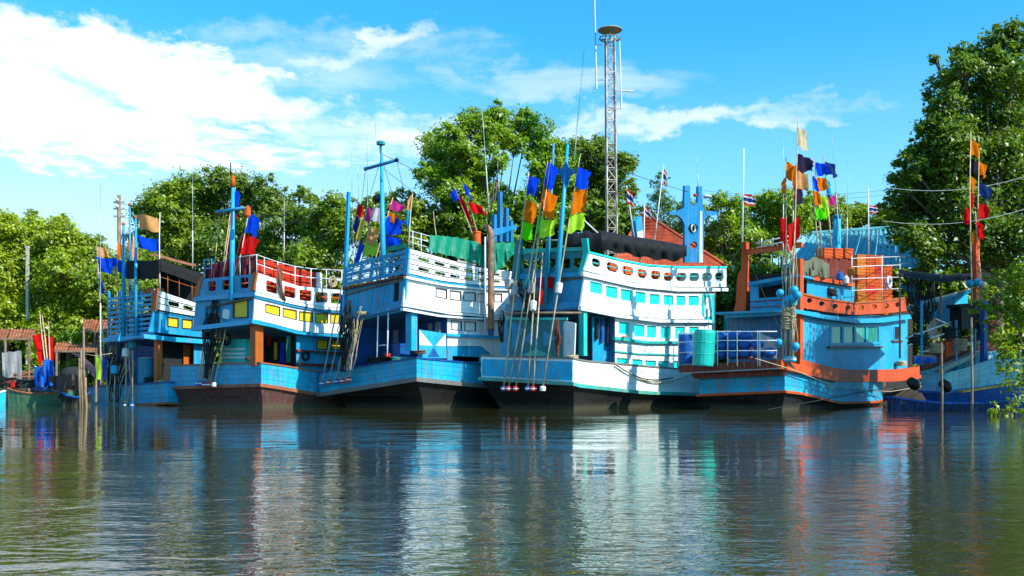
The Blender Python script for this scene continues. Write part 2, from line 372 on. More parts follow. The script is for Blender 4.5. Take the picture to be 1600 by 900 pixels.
for p in w.data.polygons:
    if p.normal.z < 0: w.data.flip_normals(); break

# ------------------------------------------------------------------ trees
LEAF_Y = leafmat('sunny_mangrove_leaf', (0.155, 0.280, 0.005), (0.460, 0.540, 0.014), .45)
LEAF_M = leafmat('mid_green_leaf', (0.110, 0.230, 0.008), (0.350, 0.460, 0.016), .45)
LEAF_B = leafmat('bright_green_leaf', (0.115, 0.275, 0.010), (0.370, 0.530, 0.020), .45)
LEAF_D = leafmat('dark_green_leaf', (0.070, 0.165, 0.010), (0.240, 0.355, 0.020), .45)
LEAF_R = leafmat('deep_green_leaf', (0.062, 0.150, 0.012), (0.215, 0.330, 0.022), .45)
LEAF_T = leafmat('blue_green_leaf', (0.060, 0.160, 0.040), (0.180, 0.330, 0.070), .4)
TOTAL_LEAVES = [0]
def leaf_mesh(name, centers, size, mat, parent, up_bias=0.5, aspect=0.5):
    centers, outw = centers
    """many small folded leaves (two triangles each) as one crown"""
    n = len(centers); off = np.array(parent.location)
    nrm = rng.normal(size=(n, 3)); nrm = nrm * .75 + outw * .7 + np.array(S_DIR) * .55; nrm[:, 2] = np.abs(nrm[:, 2]) * .8 + up_bias; nrm /= np.linalg.norm(nrm, axis=1)[:, None]
    t = np.cross(nrm, rng.normal(size=(n, 3))); t /= np.linalg.norm(t, axis=1)[:, None]
    b = np.cross(nrm, t); L = size * (0.45 + 1.15 * rng.random(n) ** 1.6)[:, None]; W = L * rng.uniform(.34, .62, n)[:, None]
    fold = nrm * (L * .18)
    V = np.stack([centers - t * L * .5 - fold, centers + b * W * .5, centers + t * L * .5 - fold, centers - b * W * .5], 1).reshape(-1, 3) - off
    me = bpy.data.meshes.new(name); me.vertices.add(4 * n); me.vertices.foreach_set('co', V.astype(np.float32).ravel())
    idx = np.arange(4 * n).reshape(n, 4)
    me.loops.add(4 * n); me.loops.foreach_set('vertex_index', idx.ravel().astype(np.int32))
    me.polygons.add(n); me.polygons.foreach_set('loop_start', (np.arange(n) * 4).astype(np.int32)); me.polygons.foreach_set('loop_total', np.full(n, 4, np.int32))
    me.update(calc_edges=True); me.materials.append(mat); TOTAL_LEAVES[0] += n
    o = bpy.data.objects.new(name, me); COL.objects.link(o); o.parent = parent; return o
def crown_points(lobes, dens, clump=0.36, spread=0.5, size=.2):
    out = []; ow = []
    for c, R in lobes:
        k = max(10, int(34 * R ** 1.4))
        d = rng.normal(size=(k, 3)); d /= np.linalg.norm(d, axis=1)[:, None]
        rad = R * (0.25 + 0.80 * rng.random(k) ** 0.55)
        far = rng.random(k) < .16; rad = np.where(far, R * rng.uniform(1.05, 1.38, k), rad)
        cc = np.array(c) + d * rad[:, None] * np.array([1, 1, .9])
        per = max(6, int(dens * R * R * 4 * math.pi / k))
        cr = R * clump * rng.uniform(.55, 1.25, k) * np.where(far, .55, 1.0)
        p = rng.normal(size=(k, per, 3)) * (cr[:, None, None] * spread) * np.array([1, 1, .75])
        q = (cc[:, None, :] + p).reshape(-1, 3); out.append(q); d2 = q - np.array(c); ow.append(d2 / (np.linalg.norm(d2, axis=1)[:, None] + 1e-6))
    return np.concatenate(out), np.concatenate(ow)
def tree(name, label, lobes_px, Y, base_u, mat, size=0.23, dens=185, trunk=0.25, group=None, cat='tree', dd=1.6, spread=.72, twigs=0, ground=None):
    """lobes_px: (u, v, r) as the crown lobes appear at distance Y; they are spread in depth"""
    lobes = []
    for i, l in enumerate(lobes_px):
        u, v, r = l[:3]; dy = l[3] if len(l) > 3 else random.uniform(-dd, dd)
        lobes.append((at(u, v, Y + dy), r / F * Y))
    bx = (base_u - 800) / F * Y; gz = ground_height(bx, Y) - .1 if ground is None else ground
    root = thing(name, label, cat, (bx, Y, gz), group)
    m = MB(); zc = min(c.z for c, _ in lobes); cz = sum(c.z for c, _ in lobes) / len(lobes)
    fork = Vector((bx + random.uniform(-.2, .2), Y, gz + max(.4, (cz - gz) * .45)))
    m.tube([(bx, Y, gz), (bx + random.uniform(-.15, .15), Y, gz + (fork.z - gz) * .5), fork], [trunk, trunk * .8, trunk * .62], 8)
    for c, R in lobes:
        mid = (fork + c) / 2 + Vector((random.uniform(-.3, .3), random.uniform(-.3, .3), random.uniform(-.1, .4)))
        m.tube([fork, mid, c], [trunk * .34, trunk * .2, trunk * .08], 6)
        for _ in range(5 + twigs):
            d = Vector((random.gauss(0, 1), random.gauss(0, 1), random.gauss(.3, .8))).normalized() * R * random.uniform(.6, 1.0)
            m.tube([c - (c - mid) * .2, c + d * .5 + Vector((0, 0, .1 * R)), c + d], [trunk * .11, trunk * .07, .012], 4, cap=False)
    m.build('trunk', BARK, root, smooth=True, fix=False)
    leaf_mesh('crown', crown_points([(tuple(c), R) for c, R in lobes], dens, spread=spread, size=size), size, mat, root)
    return root
G1 = 'mangrove trees along the left bank'
tree('mangrove_tree', 'sunlit yellow-green mangrove filling the left edge of the photo', [(-30, 360, 36), (-25, 420, 45), (-30, 480, 45), (5, 350, 24), (18, 385, 36), (10, 440, 40), (20, 500, 36)], 61, 5, LEAF_Y, group=G1)
tree('mangrove_tree', 'sunlit mangrove standing behind the pale concrete post', [(48, 358, 26), (62, 385, 30), (48, 420, 34), (66, 460, 36), (45, 500, 36), (72, 520, 28)], 60, 55, LEAF_Y, group=G1)
tree('mangrove_tree', 'sunlit mangrove between the concrete post and the utility pole', [(96, 362, 24), (112, 385, 26), (100, 420, 32), (120, 455, 34), (98, 495, 34), (128, 510, 28)], 60, 108, LEAF_Y, group=G1)
tree('mangrove_tree', 'mangrove right behind the wooden utility pole, sloping down to the left boat', [(140, 385, 22), (155, 405, 24), (150, 445, 32), (172, 470, 30), (150, 500, 30), (185, 440, 24), (185, 500, 26)], 60, 155, LEAF_M, group=G1)
G2 = 'broadleaf trees behind the two left boats'
tree('broadleaf_tree', 'broad olive-green tree rising behind the black awning of the leftmost boat', [(238, 335, 26), (262, 318, 30), (292, 300, 28), (268, 355, 34), (305, 340, 34), (240, 385, 34), (285, 395, 38), (250, 440, 36), (215, 410, 28)], 66, 262, LEAF_M, size=.24, group=G2)
tree('broadleaf_tree', 'taller thin-topped tree behind the red flags of the second boat', [(345, 285, 24), (372, 292, 26), (330, 320, 30), (365, 340, 36), (400, 325, 28), (340, 380, 36), (385, 390, 34)], 67, 350, LEAF_D, size=.24, group=G2)
tree('broadleaf_tree', 'feathery tree with open twigs behind the white deck rail of the second boat', [(412, 288, 17), (425, 310, 20), (448, 320, 18), (470, 305, 14), (432, 345, 28), (470, 345, 24), (425, 390, 30), (460, 390, 30), (488, 310, 9)], 65, 430, LEAF_D, size=.26, dens=100, group=G2, twigs=4)
tree('broadleaf_tree', 'rounded green tree between the second and third boats', [(505, 330, 22), (528, 322, 22), (500, 365, 30), (540, 350, 28), (520, 400, 30), (480, 400, 28), (500, 440, 28)], 62, 512, LEAF_M, group=G2)
tree('broadleaf_tree', 'low rounded tree behind the cross mast of the third boat', [(568, 328, 18), (598, 320, 18), (630, 318, 20), (575, 360, 28), (610, 355, 30), (645, 350, 26), (655, 320, 14), (640, 385, 24), (590, 390, 26)], 63, 605, LEAF_M, group=G2)
tree('broadleaf_tree', 'tall bright tree with a sky gap in its crown, tallest behind the middle boats', [(685, 235, 30), (668, 270, 18), (705, 210, 20), (745, 195, 28), (775, 178, 17), (790, 200, 28), (825, 192, 22), (845, 210, 24), (862, 232, 18), (690, 285, 30), (725, 265, 28), (745, 310, 30), (705, 325, 24), (780, 250, 17), (850, 262, 24), (775, 310, 26), (845, 300, 28), (690, 355, 26), (735, 355, 30), (785, 350, 28), (835, 345, 28), (730, 235, 22), (765, 228, 18), (752, 268, 22), (712, 300, 24), (805, 225, 18), (815, 318, 24), (870, 275, 18), (880, 245, 18), (872, 310, 22), (880, 265, 22), (892, 292, 24), (872, 340, 24), (760, 340, 26), (725, 380, 24), (790, 385, 24), (842, 235, 18)], 64, 768, LEAF_B, size=.24, dens=165, trunk=.3, twigs=3, group='trees behind the middle boats')
tree('broadleaf_tree', 'dark tree standing right behind the lattice radio tower', [(905, 240, 24), (935, 238, 24), (890, 275, 26), (925, 280, 30), (965, 262, 26), (982, 255, 14), (955, 305, 28), (985, 300, 16), (905, 325, 30), (940, 340, 28), (975, 335, 18), (885, 340, 24)], 66, 930, LEAF_D, size=.24, group='trees behind the middle boats')
tree('feathery_tree', 'small feathery pale tree behind the red tiled roof', [(1032, 278, 10), (1028, 300, 16), (1042, 318, 20), (1018, 330, 18), (1045, 345, 22), (1010, 355, 16), (1000, 330, 10)], 70, 1030, LEAF_T, size=.2, dens=80, trunk=.14, spread=.6)
G3 = 'dense trees between the tiled house and the turquoise shed'
tree('dense_tree', 'dense tree right of the pale feathery tree above the tiled roof', [(1075, 325, 16), (1095, 345, 22), (1070, 360, 20), (1105, 385, 24)], 68, 1085, LEAF_M, group=G3)
tree('dense_tree', 'dense leafy tree behind the small national flag on the white pole', [(1135, 325, 22), (1160, 335, 24), (1130, 365, 28), (1165, 375, 30), (1140, 405, 26), (1180, 400, 24)], 66, 1145, LEAF_B, group=G3)
tree('dense_tree', 'dense leafy tree behind the tall flag cluster of the orange and blue boat', [(1195, 318, 20), (1220, 315, 22), (1205, 350, 28), (1240, 345, 26), (1215, 380, 26), (1245, 330, 20)], 67, 1215, LEAF_B, group=G3)
tree('dense_tree', 'dense leafy tree behind the ridge of the turquoise shed roof', [(1275, 320, 18), (1300, 325, 20), (1275, 350, 24), (1310, 348, 22), (1335, 335, 20), (1345, 345, 16)], 70, 1300, LEAF_M, group=G3)
tree('dense_tree', 'low leafy tree at the right end of the turquoise shed roof', [(1375, 335, 14), (1400, 330, 18), (1380, 350, 16), (1410, 350, 20)], 70, 1390, LEAF_M, group=G3)
tree('rain_tree', 'huge dark tree towering over the right edge of the photo', [(1590, 60, 26), (1560, 70, 26), (1530, 85, 24), (1500, 78, 13), (1505, 110, 26), (1540, 120, 34), (1585, 115, 36), (1475, 130, 22), (1485, 160, 28), (1465, 200, 28), (1520, 170, 38), (1570, 180, 42), (1610, 140, 40), (1490, 220, 36), (1455, 235, 26), (1425, 262, 18), (1440, 280, 30), (1405, 255, 10), (1480, 270, 36), (1540, 240, 44), (1600, 230, 46), (1420, 310, 22), (1450, 330, 32), (1500, 320, 40), (1560, 310, 46), (1615, 300, 46), (1440, 375, 28), (1480, 380, 36), (1540, 375, 42), (1600, 370, 44), (1450, 405, 20), (1462, 90, 8), (1450, 150, 9), (1395, 280, 9), (1408, 292, 22), (1432, 236, 20), (1405, 330, 24), (1425, 358, 30), (1465, 300, 34), (1510, 260, 36), (1560, 240, 40), (1480, 200, 26)], 54, 1560, LEAF_R, size=.25, dens=125, trunk=.4, twigs=3)
tree('mangrove_shrub', 'leafy green mangrove overhanging the water at the right edge, with added unseen shade crown', [(1575, 440, 30), (1600, 430, 30), (1558, 475, 26), (1590, 490, 36), (1562, 520, 24), (1595, 545, 34), (1575, 560, 22), (1600, 590, 26), (1545, 455, 10), (1680, 300, 70, 0), (1740, 230, 80, 1), (1800, 200, 85, 0), (1720, 330, 70, -1), (1790, 300, 80, 1), (1860, 280, 80, 0), (1690, 420, 60, 0), (1820, 380, 80, 0), (1900, 300, 85, -1), (1960, 260, 85, 0), (1900, 400, 80, 1), (1980, 380, 80, 0), (2040, 300, 80, -1)], 37, 1600, LEAF_M, size=.2, trunk=.12, dd=.6, cat='shrub', dens=60, ground=-.6)  # lobes beyond the frame are an unseen crown added to shade the right boats
tree('waterside_bush', 'low sunlit bush at the water line in the bottom right corner of the bank', [(1562, 640, 13), (1585, 632, 13), (1605, 640, 16), (1575, 648, 10), (1550, 644, 7)], 33.5, 1588, LEAF_Y, size=.15, trunk=.05, dd=.3, cat='bush', dens=90, ground=-.5)
tree('waterside_bush', 'round sunlit bush beside the grey tarpaulin on the left bank', [(48, 545, 14), (58, 565, 14), (45, 578, 13), (62, 585, 10)], 53, 52, LEAF_B, size=.2, trunk=.06, dd=.4, cat='bush', dens=80)
tree('waterside_bush', 'sunlit bush behind the middle rusty tin roof on the left bank', [(108, 528, 14), (122, 538, 12), (98, 535, 10), (115, 575, 16), (105, 592, 14)], 55, 110, LEAF_B, size=.2, trunk=.06, dd=.4, cat='bush', dens=80)
# dark undergrowth that closes the bank behind the boats
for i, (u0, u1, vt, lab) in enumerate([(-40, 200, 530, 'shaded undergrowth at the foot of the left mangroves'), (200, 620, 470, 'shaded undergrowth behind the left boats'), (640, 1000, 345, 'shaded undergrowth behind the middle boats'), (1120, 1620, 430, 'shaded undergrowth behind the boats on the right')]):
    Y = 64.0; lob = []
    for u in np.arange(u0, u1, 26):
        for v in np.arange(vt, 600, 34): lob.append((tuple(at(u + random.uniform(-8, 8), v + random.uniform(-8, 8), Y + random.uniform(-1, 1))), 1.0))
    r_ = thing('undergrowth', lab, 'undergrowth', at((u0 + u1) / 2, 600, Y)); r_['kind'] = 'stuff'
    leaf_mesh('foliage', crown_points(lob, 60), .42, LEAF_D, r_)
# ------------------------------------------------------------------ fishing boats
EYE = Vector((0, 0, H))
class Boat:
    """local axes: f forward, l to port, z up; origin at the starboard stern corner on the water"""
    def __init__(s, name, label, uk, Yk, ang, L, group='wooden fishing boats moored side by side'):
        s.K = Vector(((uk - 800) / F * Yk, Yk, 0)); a = math.radians(ang)
        s.f = Vector((math.cos(a), math.sin(a), 0)); s.l = Vector((-math.sin(a), math.cos(a), 0)); s.L = L; s.rz = a
        s.root = thing(name, label, 'boat', s.K, group)
    def P(s, x, y, z): return s.K + s.f * x + s.l * y + Vector((0, 0, z))
    def loc(s, p): d = p - s.K; return d.dot(s.f), d.dot(s.l), d.z
    def S(s, u, v, c=0.0):                       # the point of the side plane y = c seen at a pixel
        d = Vector(((u - 800) / F, 1, (HZ - v) / F)); t = (c - (EYE - s.K).dot(s.l)) / d.dot(s.l); return EYE + d * t
    def T(s, u, v, c=0.0):                       # the same for the stern plane x = c
        d = Vector(((u - 800) / F, 1, (HZ - v) / F)); t = (c - (EYE - s.K).dot(s.f)) / d.dot(s.f); return EYE + d * t
    def hull(s, top_t, top_s, rub_t, rub_s, rub_h, m_side, m_rub, m_cap, m_low, tuck=(1.1, .7), deckdrop=.55, cap=.07, m_transom=None):
        """top_t, rub_t: port and starboard end of a line on the transom; top_s, rub_s: the line along the side"""
        tl, tr = [s.loc(s.T(*p)) for p in top_t]; rl, rr = [s.loc(s.T(*p)) for p in rub_t]
        s.B = B = tl[1]; L = s.L
        def zf(line, z0):
            q = [(0.0, z0)] + sorted((x, z) for x, _, z in (s.loc(s.S(*p)) for p in line) if x > .15)
            qx = [a for a, _ in q]; qz = [b for _, b in q]
            return lambda x: float(np.interp(x, qx, qz)) + (0.010 * (x - qx[-1]) ** 2 if x > qx[-1] else 0)
        zt = zf(top_s, tr[2]); zr = zf(rub_s, rr[2]); dt = (tl[2] - tr[2]); dr = (rl[2] - rr[2])
        s.ztop = zt; s.dt = dt; s.tl = tl
        xs = [0, .5, 1, 1.6, 2.3, 3, 4, 5, 6, 7, 8, 9.2, 10.4] + [10.4 + (L - 10.4) * k / 7 for k in range(1, 8)]
        def yy(x): t = max(0, (x - 8.5) / (L - 8.5)); return (B / 2 - .12) * t ** 1.7
        def ring(fz, dd, ins, fwd, dz=0, k=1.0):
            st = [s.P(x + fwd * (1 - x / L), yy(x) + ins * (1 - (x / L) ** 3), fz(x) + dz) for x in xs]
            pt = [s.P(x + fwd * (1 - x / L), B - yy(x) - ins * (1 - (x / L) ** 3), fz(x) + dd * k + dz) for x in reversed(xs)]
            return st + pt
        up = MB(); A = ring(zr, dr, 0, 0); Bt = ring(zt, dt, 0, 0); A2 = ring(zr, dr, .07, .07); B2 = ring(zt, dt, .07, .07)
        up.loft(A2, B2); up.loft(B2, [p + (q - p) * .5 for p, q in zip(B2, Bt)]); s.bulwark = up.build('bulwark_lining', m_side, s.root)
        mixr = lambda R0, R1, t: [p.lerp(q, t) for p, q in zip(R0, R1)]
        for k in range(4):                                       # hull planks with open seams
            pl = MB(); t0, t1 = k / 4 + .003, (k + 1) / 4 - .005; o_ = .012 * (k % 2)
            E0, E1 = ring(zr, dr, -o_, -o_), ring(zt, dt, -o_, -o_)
            a_, b_, c_, d_ = mixr(E0, E1, t0), mixr(E0, E1, t1), mixr(A2, B2, t0), mixr(A2, B2, t1)
            pl.loft(a_, b_); pl.loft(b_, d_); pl.loft(c_, a_); pl.build('hull_plank', m_side, s.root)
        c = MB(); c0 = ring(zt, dt, -.06, -.06, .004); c1 = ring(zt, dt, .13, .13, .004); c2 = ring(zt, dt, -.06, -.06, cap); c3 = ring(zt, dt, .13, .13, cap)
        c.loft(c0, c2); c.loft(c2, c3); c.loft(c3, c1); c.loft(c1, c0); c.build('cap_rail', m_cap, s.root)
        r = MB(); r0 = ring(zr, dr, -.11, -.11, -rub_h); r1 = ring(zr, dr, -.11, -.11, .003); r2 = ring(zr, dr, .05, .05, .003); r3 = ring(zr, dr, .05, .05, -rub_h)
        r.loft(r0, r1); r.loft(r1, r2); r.loft(r2, r3); r.loft(r3, r0); r.build('rubbing_strake', m_rub, s.root)
        lo = MB(); mid = ring(zr, dr, tuck[1] * .35, tuck[0] * .3, 0)
        a0 = ring(zr, dr, -.01, -.01, -rub_h * .8); zl = lambda x: -.45
        md = ring(lambda x: zr(x) * .45 - .1, 0, tuck[1] * .45, tuck[0] * .5); bt = ring(zl, 0, tuck[1], tuck[0])
        lo.loft(a0, md); lo.loft(md, bt); n = len(bt); h = len(xs)
        o = len(lo.v); lo.v += [tuple(p) for p in bt]
        for i in range(h - 1): lo.f.append((o + i, o + i + 1, o + n - 2 - i, o + n - 1 - i))
        lo.build('lower_hull', m_low, s.root)
        d = MB(); dk = ring(zt, dt, .075, .075, -deckdrop); o = len(d.v); d.v += [tuple(p) for p in dk]
        for i in range(h - 1): d.f.append((o + i, o + i + 1, o + n - 2 - i, o + n - 1 - i))
        d.build('deck', DECKM, s.root)
    # --- pieces lying in the side plane (y = c) or in the stern plane (x = c)
    def wall(s, name, plane, c, outer, holes, th, mat, parent=None, smooth=False):
        fn = s.S if plane == 'S' else s.T; ext = (s.l if plane == 'S' else s.f) * th
        m = MB(); m.prism([fn(u, v, c) for u, v in outer], [[fn(u, v, c) for u, v in h] for h in holes], ext)
        return m.build(name, mat, parent or s.root)
    def band(s, name, plane, c, top, bot, th, mat, parent=None, holes=(), u0=None, u1=None):
        u0 = top[0][0] if u0 is None else u0; u1 = top[-1][0] if u1 is None else u1
        us = sorted({u0, u1} | {p[0] for p in top + bot if u0 < p[0] < u1})
        outer = [(u, lerp(top, u)) for u in us] + [(u, lerp(bot, u)) for u in reversed(us)]
        return s.wall(name, plane, c, outer, list(holes), th, mat, parent)
    def window(s, plane, c, quad, fr, pane, m_frame, m_pane, recess=.04, name='window', pname='pane'):
        """frame ring round a quad (pixels, tl tr br bl) and its recessed pane as a sub-part"""
        cx = sum(p[0] for p in quad) / 4; cy = sum(p[1] for p in quad) / 4
        big = [(u + (fr if u > cx else -fr), v + (fr if v > cy else -fr)) for u, v in quad]
        w = s.wall(name, plane, c - .025, big, [quad], .05 + recess, m_frame)
        s.wall(pname, plane, c + recess, [(u + (.4 if u > cx else -.4), v + (.4 if v > cy else -.4)) for u, v in quad], [], .02, m_pane, w)
        return w
    def slab(s, name, pts, W, th, dz, mat, parent=None, over=0.0):
        """a deck or roof: starboard edge given as 3D points, W wide to port, dz higher or lower there"""
        A = [p - s.l * over for p in pts]; B = [p + s.l * W + Vector((0, 0, dz)) for p in pts]
        m = MB(); dn = Vector((0, 0, -th)); n = len(A)
        m.sheet([A, B]); m.sheet([[p + dn for p in A], [p + dn for p in B]])
        loop = A + B[::-1]; m.loft(loop, [p + dn for p in loop])
        return m.build(name, mat, parent or s.root)
    def shell(s, name, top, bot, W, dz, mat, parent=None):
        """port wall and front wall that close a cabin whose starboard edge lines are given as 3D points"""
        m = MB(); V = Vector((0, 0, dz)); q = s.l * W + V
        m.sheet([[p + q for p in top], [p + q for p in bot]])
        m.sheet([[top[-1], top[-1] + q], [bot[-1], bot[-1] + q]])
        return m.build(name, mat, parent or s.root)
    def post(s, name, p, q, w, mat, parent=None):
        m = MB(); m.beam(p, q, w, w, s.f); return m.build(name, mat, parent or s.root)
    def tube(s, name, pts, r, mat, parent=None, n=6):
        m = MB(); m.tube(pts, r, n); return m.build(name, mat, parent or s.root, smooth=True)

def rrect(x0, y0, x1, y1, r, sl=0.0, n=3):
    """rounded opening in pixels; sl lowers the right end"""
    pts = []
    for cx, cy, a0 in ((x1 - r, y0 + r, -90), (x1 - r, y1 - r, 0), (x0 + r, y1 - r, 90), (x0 + r, y0 + r, 180)):
        for k in range(n + 1):
            a = math.radians(a0 + 90 * k / n); x = cx + r * math.cos(a); y = cy + r * math.sin(a)
            pts.append((x, y + sl * (x - x0) / (x1 - x0)))
    return pts
def quad(x0, x1, tl, tr, bl, br): return [(x0, tl), (x1, tr), (x1, br), (x0, bl)]

# ---- marker buoys: a bamboo pole with flags, a float and a weight; they lean against the stern
def flag_mesh(p, hd, w, h, droop, seed, lean=0.0):
    """cloth flying from its hoist at p (top corner) along hd"""
    r = random.Random(seed); rows = []; n, k = 9, 8; ph = r.uniform(0, 6); tp = r.uniform(-.1, .32); top_ = r.uniform(-.12, .22); side = Vector((-hd.y, hd.x, 0))
    for j in range(k + 1):
        row = []
        for i in range(n + 1):
            t = i / n; sv = j / k
            wv = math.sin(t * 5.5 + ph + sv * 1.5) * .20 * w * (.25 + t) + math.sin(t * 11 + ph * 2 - sv * 3) * .06 * w
            x = w * t * (1 - .10 * droop) * (1 - .10 * sv * t * r.uniform(.6, 1.2)); z = -h * sv * (1 - tp * t) - droop * h * .55 * t ** 1.4 + .09 * h * math.sin(t * 5 + ph) * t + .05 * h * math.sin(t * 9 + ph * 3) * sv - top_ * h * t
            if i == n: x *= r.uniform(.86, 1.04); z += r.uniform(-.03, .03) * h
            row.append(p + hd * x + side * wv + Vector((lean * sv * h, 0, z)))
        rows.append(row)
    return rows
SEED = [0]
WIND = Vector((.96, .28, 0)).normalized()
def marker(label, base, top, flags, float_t=None, weight=None, r=.036, group='marker poles with flags leaning on the boats', fmat=None, name='marker_buoy', pole=None, fsize=.15):
    """flags: (t along the pole of the hoist top, width, height, colour, droop)"""
    base, top = Vector(base), Vector(top); root = thing(name, label, 'marker pole', base, group)
    d = top - base; sag = Vector((random.uniform(-.06, .06), random.uniform(-.05, .05), 0))
    m = MB(); m.tube([base, base + d * .3 + sag * .6, base + d * .65 + sag, top], [r, r * .95, r * .8, r * .45], 6); m.build('pole', pole or BAMB, root, smooth=True)
    for t, w, h, col, dr in flags:
        SEED[0] += 1; p = base + d * t + sag * (1 - abs(t - .6)); hd = WIND if w > 0 else -WIND
        ln = -d.x / max(d.z, .1)
        rows = flag_mesh(p, hd, abs(w) * (1.18 if group.endswith('orange and blue boat') or group.endswith('right edge') else 1.5 if group.endswith('leftmost large boat') else 1.04), h, dr, SEED[0] * 13 + 5, ln) if not group.endswith('leftmost large boat') else flag_mesh(p, hd, abs(w) * 1.5, h * 1.2, dr, SEED[0] * 13 + 5, ln)
        f = MB(); f.sheet(rows); f.build('flag', FL[col], root, smooth=True, fix=False)
    if float_t is not None:
        p = base + d * float_t; m = MB(); ax = d.normalized(); m.lathe(p, [(fsize * .55, -.24), (fsize, -.20), (fsize * 1.05, 0), (fsize, .20), (fsize * .55, .24)], 10, ax); m.build('float', fmat or FOAM, root)
    if weight is not None:
        wm = MB(); wm.lathe(base + Vector((0, 0, -.02)), [(.10, -.12), (.13, -.10), (.13, .06), (.09, .1)], 10); wo = wm.build('weight', MATS[weight], root)
        wm = MB(); wm.lathe(base + Vector((0, 0, -.02)), [(.136, -.04), (.136, .02)], 10); wm.build('band', FOAM, wo)
    return root
def whip(label, base, top, r=.022, mat=None, name='antenna', group='whip antennas'):
    base, top = Vector(base), Vector(top); d = top - base
    m = MB(); m.tube([base, base + d * .35, base + d * .4], [r, r, r * .8], 6); root = None
    root = thing(name, label, 'antenna', base, group)
    m.build('mounting_tube', mat or WMET, root, smooth=True)
    m = MB(); m.tube([base + d * .4, base + d * .42, base + d * .7, top], [r * .8, r * .55, r * .45, r * .25], 5); m.build('whip', STEEL, root, smooth=True)
    return root
CR = {}
def crate_mesh(mat, dims):
    key = (mat.name, dims)
    if key in CR: return CR[key]
    a, b, h = [x / 2 for x in dims]; m = MB(); t = .022
    m.box((0, 0, -h + t), (a * .95, 0, 0), (0, b * .95, 0), (0, 0, t))
    for sx in (-1, 1): m.box((sx * (a * .95 - t / 2), 0, 0), (t / 2, 0, 0), (0, b * .93, 0), (0, 0, h * .9))
    for sy in (-1, 1): m.box((0, sy * (b * .95 - t / 2), 0), (a * .97, 0, 0), (0, t / 2, 0), (0, 0, h * .9))
    for z, k in ((h * .93, 1.0), (-h * .35, .985), (h * .25, .985)):
        for sy in (-1, 1): m.box((0, sy * b * k, z), (a * k + .012, 0, 0), (0, .014, 0), (0, 0, .022))
        for sx in (-1, 1): m.box((sx * a * k, 0, z), (.014, 0, 0), (0, b * k, 0), (0, 0, .02))
    for i in range(6):
        x = -a + (i + .5) * 2 * a / 6
        for sy in (-1, 1): m.box((x, sy * b * .975, 0), (.012, 0, 0), (0, .012, 0), (0, 0, h * .9))
    me_o = m.build('fish_crate', mat); CR[key] = me_o.data; bpy.data.objects.remove(me_o); return CR[key]
def crate(label, p, rz, mat, dims, group):
    o = bpy.data.objects.new('fish_crate', crate_mesh(mat, dims)); COL.objects.link(o); o.location = p; o.rotation_euler = (random.uniform(-.01, .01), random.uniform(-.01, .01), rz + random.uniform(-.04, .04))
    return tag(o, label, 'crate', group)
def rope_heap(name, label, p, size, mat, seed, n=9, group=None, flat=.45):
    r = random.Random(seed); m = MB(); p = Vector(p)
    pts = []
    for i in range(n * 9):
        a = i * .75 + r.uniform(-.2, .2); R = size * (.45 + .5 * r.random()); pts.append(p + Vector((math.cos(a) * R, math.sin(a) * R * .8, max(0.02, size * flat * (i / (n * 9)) + r.uniform(-.05, .05) * size))))
    m.tube(pts, size * .075, 5); o = m.build(name, mat, smooth=True); return tag(o, label, 'rope', group)
def drum(label, p, r, h, mat, name='plastic_drum', lean=(0, 0), group=None, lid=None):
    root = thing(name, label, 'drum', p, group); ax = Vector((lean[0], lean[1], 1)).normalized()
    m = MB(); m.lathe(p, [(r * .93, 0), (r * .98, .03), (r, .08 * h), (r, .31 * h), (r * 1.03, .33 * h), (r, .35 * h), (r, .64 * h), (r * 1.03, .66 * h), (r, .68 * h), (r, .93 * h), (r * .94, .98 * h), (r * .9, h)], 18, ax)
    m.build('body', mat, root, smooth=False)
    m = MB(); m.torus(Vector(p) + ax * h, ax, r * .9, .025, 18, 5); m.build('rim', lid or mat, root, smooth=True)
    return root

def net_bundle(label, fn, path, spread, mat, seed, n=26, thick=.022, cat='net', name='net_bundle'):
    """hanging net: many thin strands that wander down a path of (u, v) with a changing width"""
    r = random.Random(seed); m = MB()
    for i in range(n):
        a = r.uniform(-1, 1); ph = r.uniform(0, 6); k0 = r.randint(0, 1); pts = []
        for j, (u, v, w_) in enumerate(path[k0:]):
            pts.append(fn(u + a * w_ + r.uniform(-1, 1) * w_ * .35, v + r.uniform(-2, 2), r.uniform(-spread, spread)))
        m.tube(pts, thick * r.uniform(.6, 1.5), 4)
    return tag(m.build(name, mat, fix=False), label, cat)

def stays(b, lines, label_prefix=None):
    """rigging lines as parts of a boat: pairs of 3D points, slightly slack"""
    for p, q in lines:
        p, q = Vector(p), Vector(q); sag = (q - p).length * .012
        b.tube('stay', [p.lerp(q, t) - Vector((0, 0, sag * 4 * t * (1 - t))) for t in (0, .25, .5, .75, 1)], .014, DROPE, n=4)
def basket(label, p, r, h, mat, group=None):
    root = thing('basket', label, 'basket', p, group); p = Vector(p)
    for k in range(4): m = MB(); m.torus(p + Vector((0, 0, .03 + h * k / 3)), (0, 0, 1), r * (.82 + .06 * k), .022, 16, 5); m.build('hoop', mat, root, smooth=True)
    m = MB()
    for k in range(18): a = k * math.pi / 9; e = Vector((math.cos(a), math.sin(a), 0)); m.tube([p + e * r * .82, p + e * r + Vector((0, 0, h))], .016, 4)
    m.build('staves', mat, root)
    return root
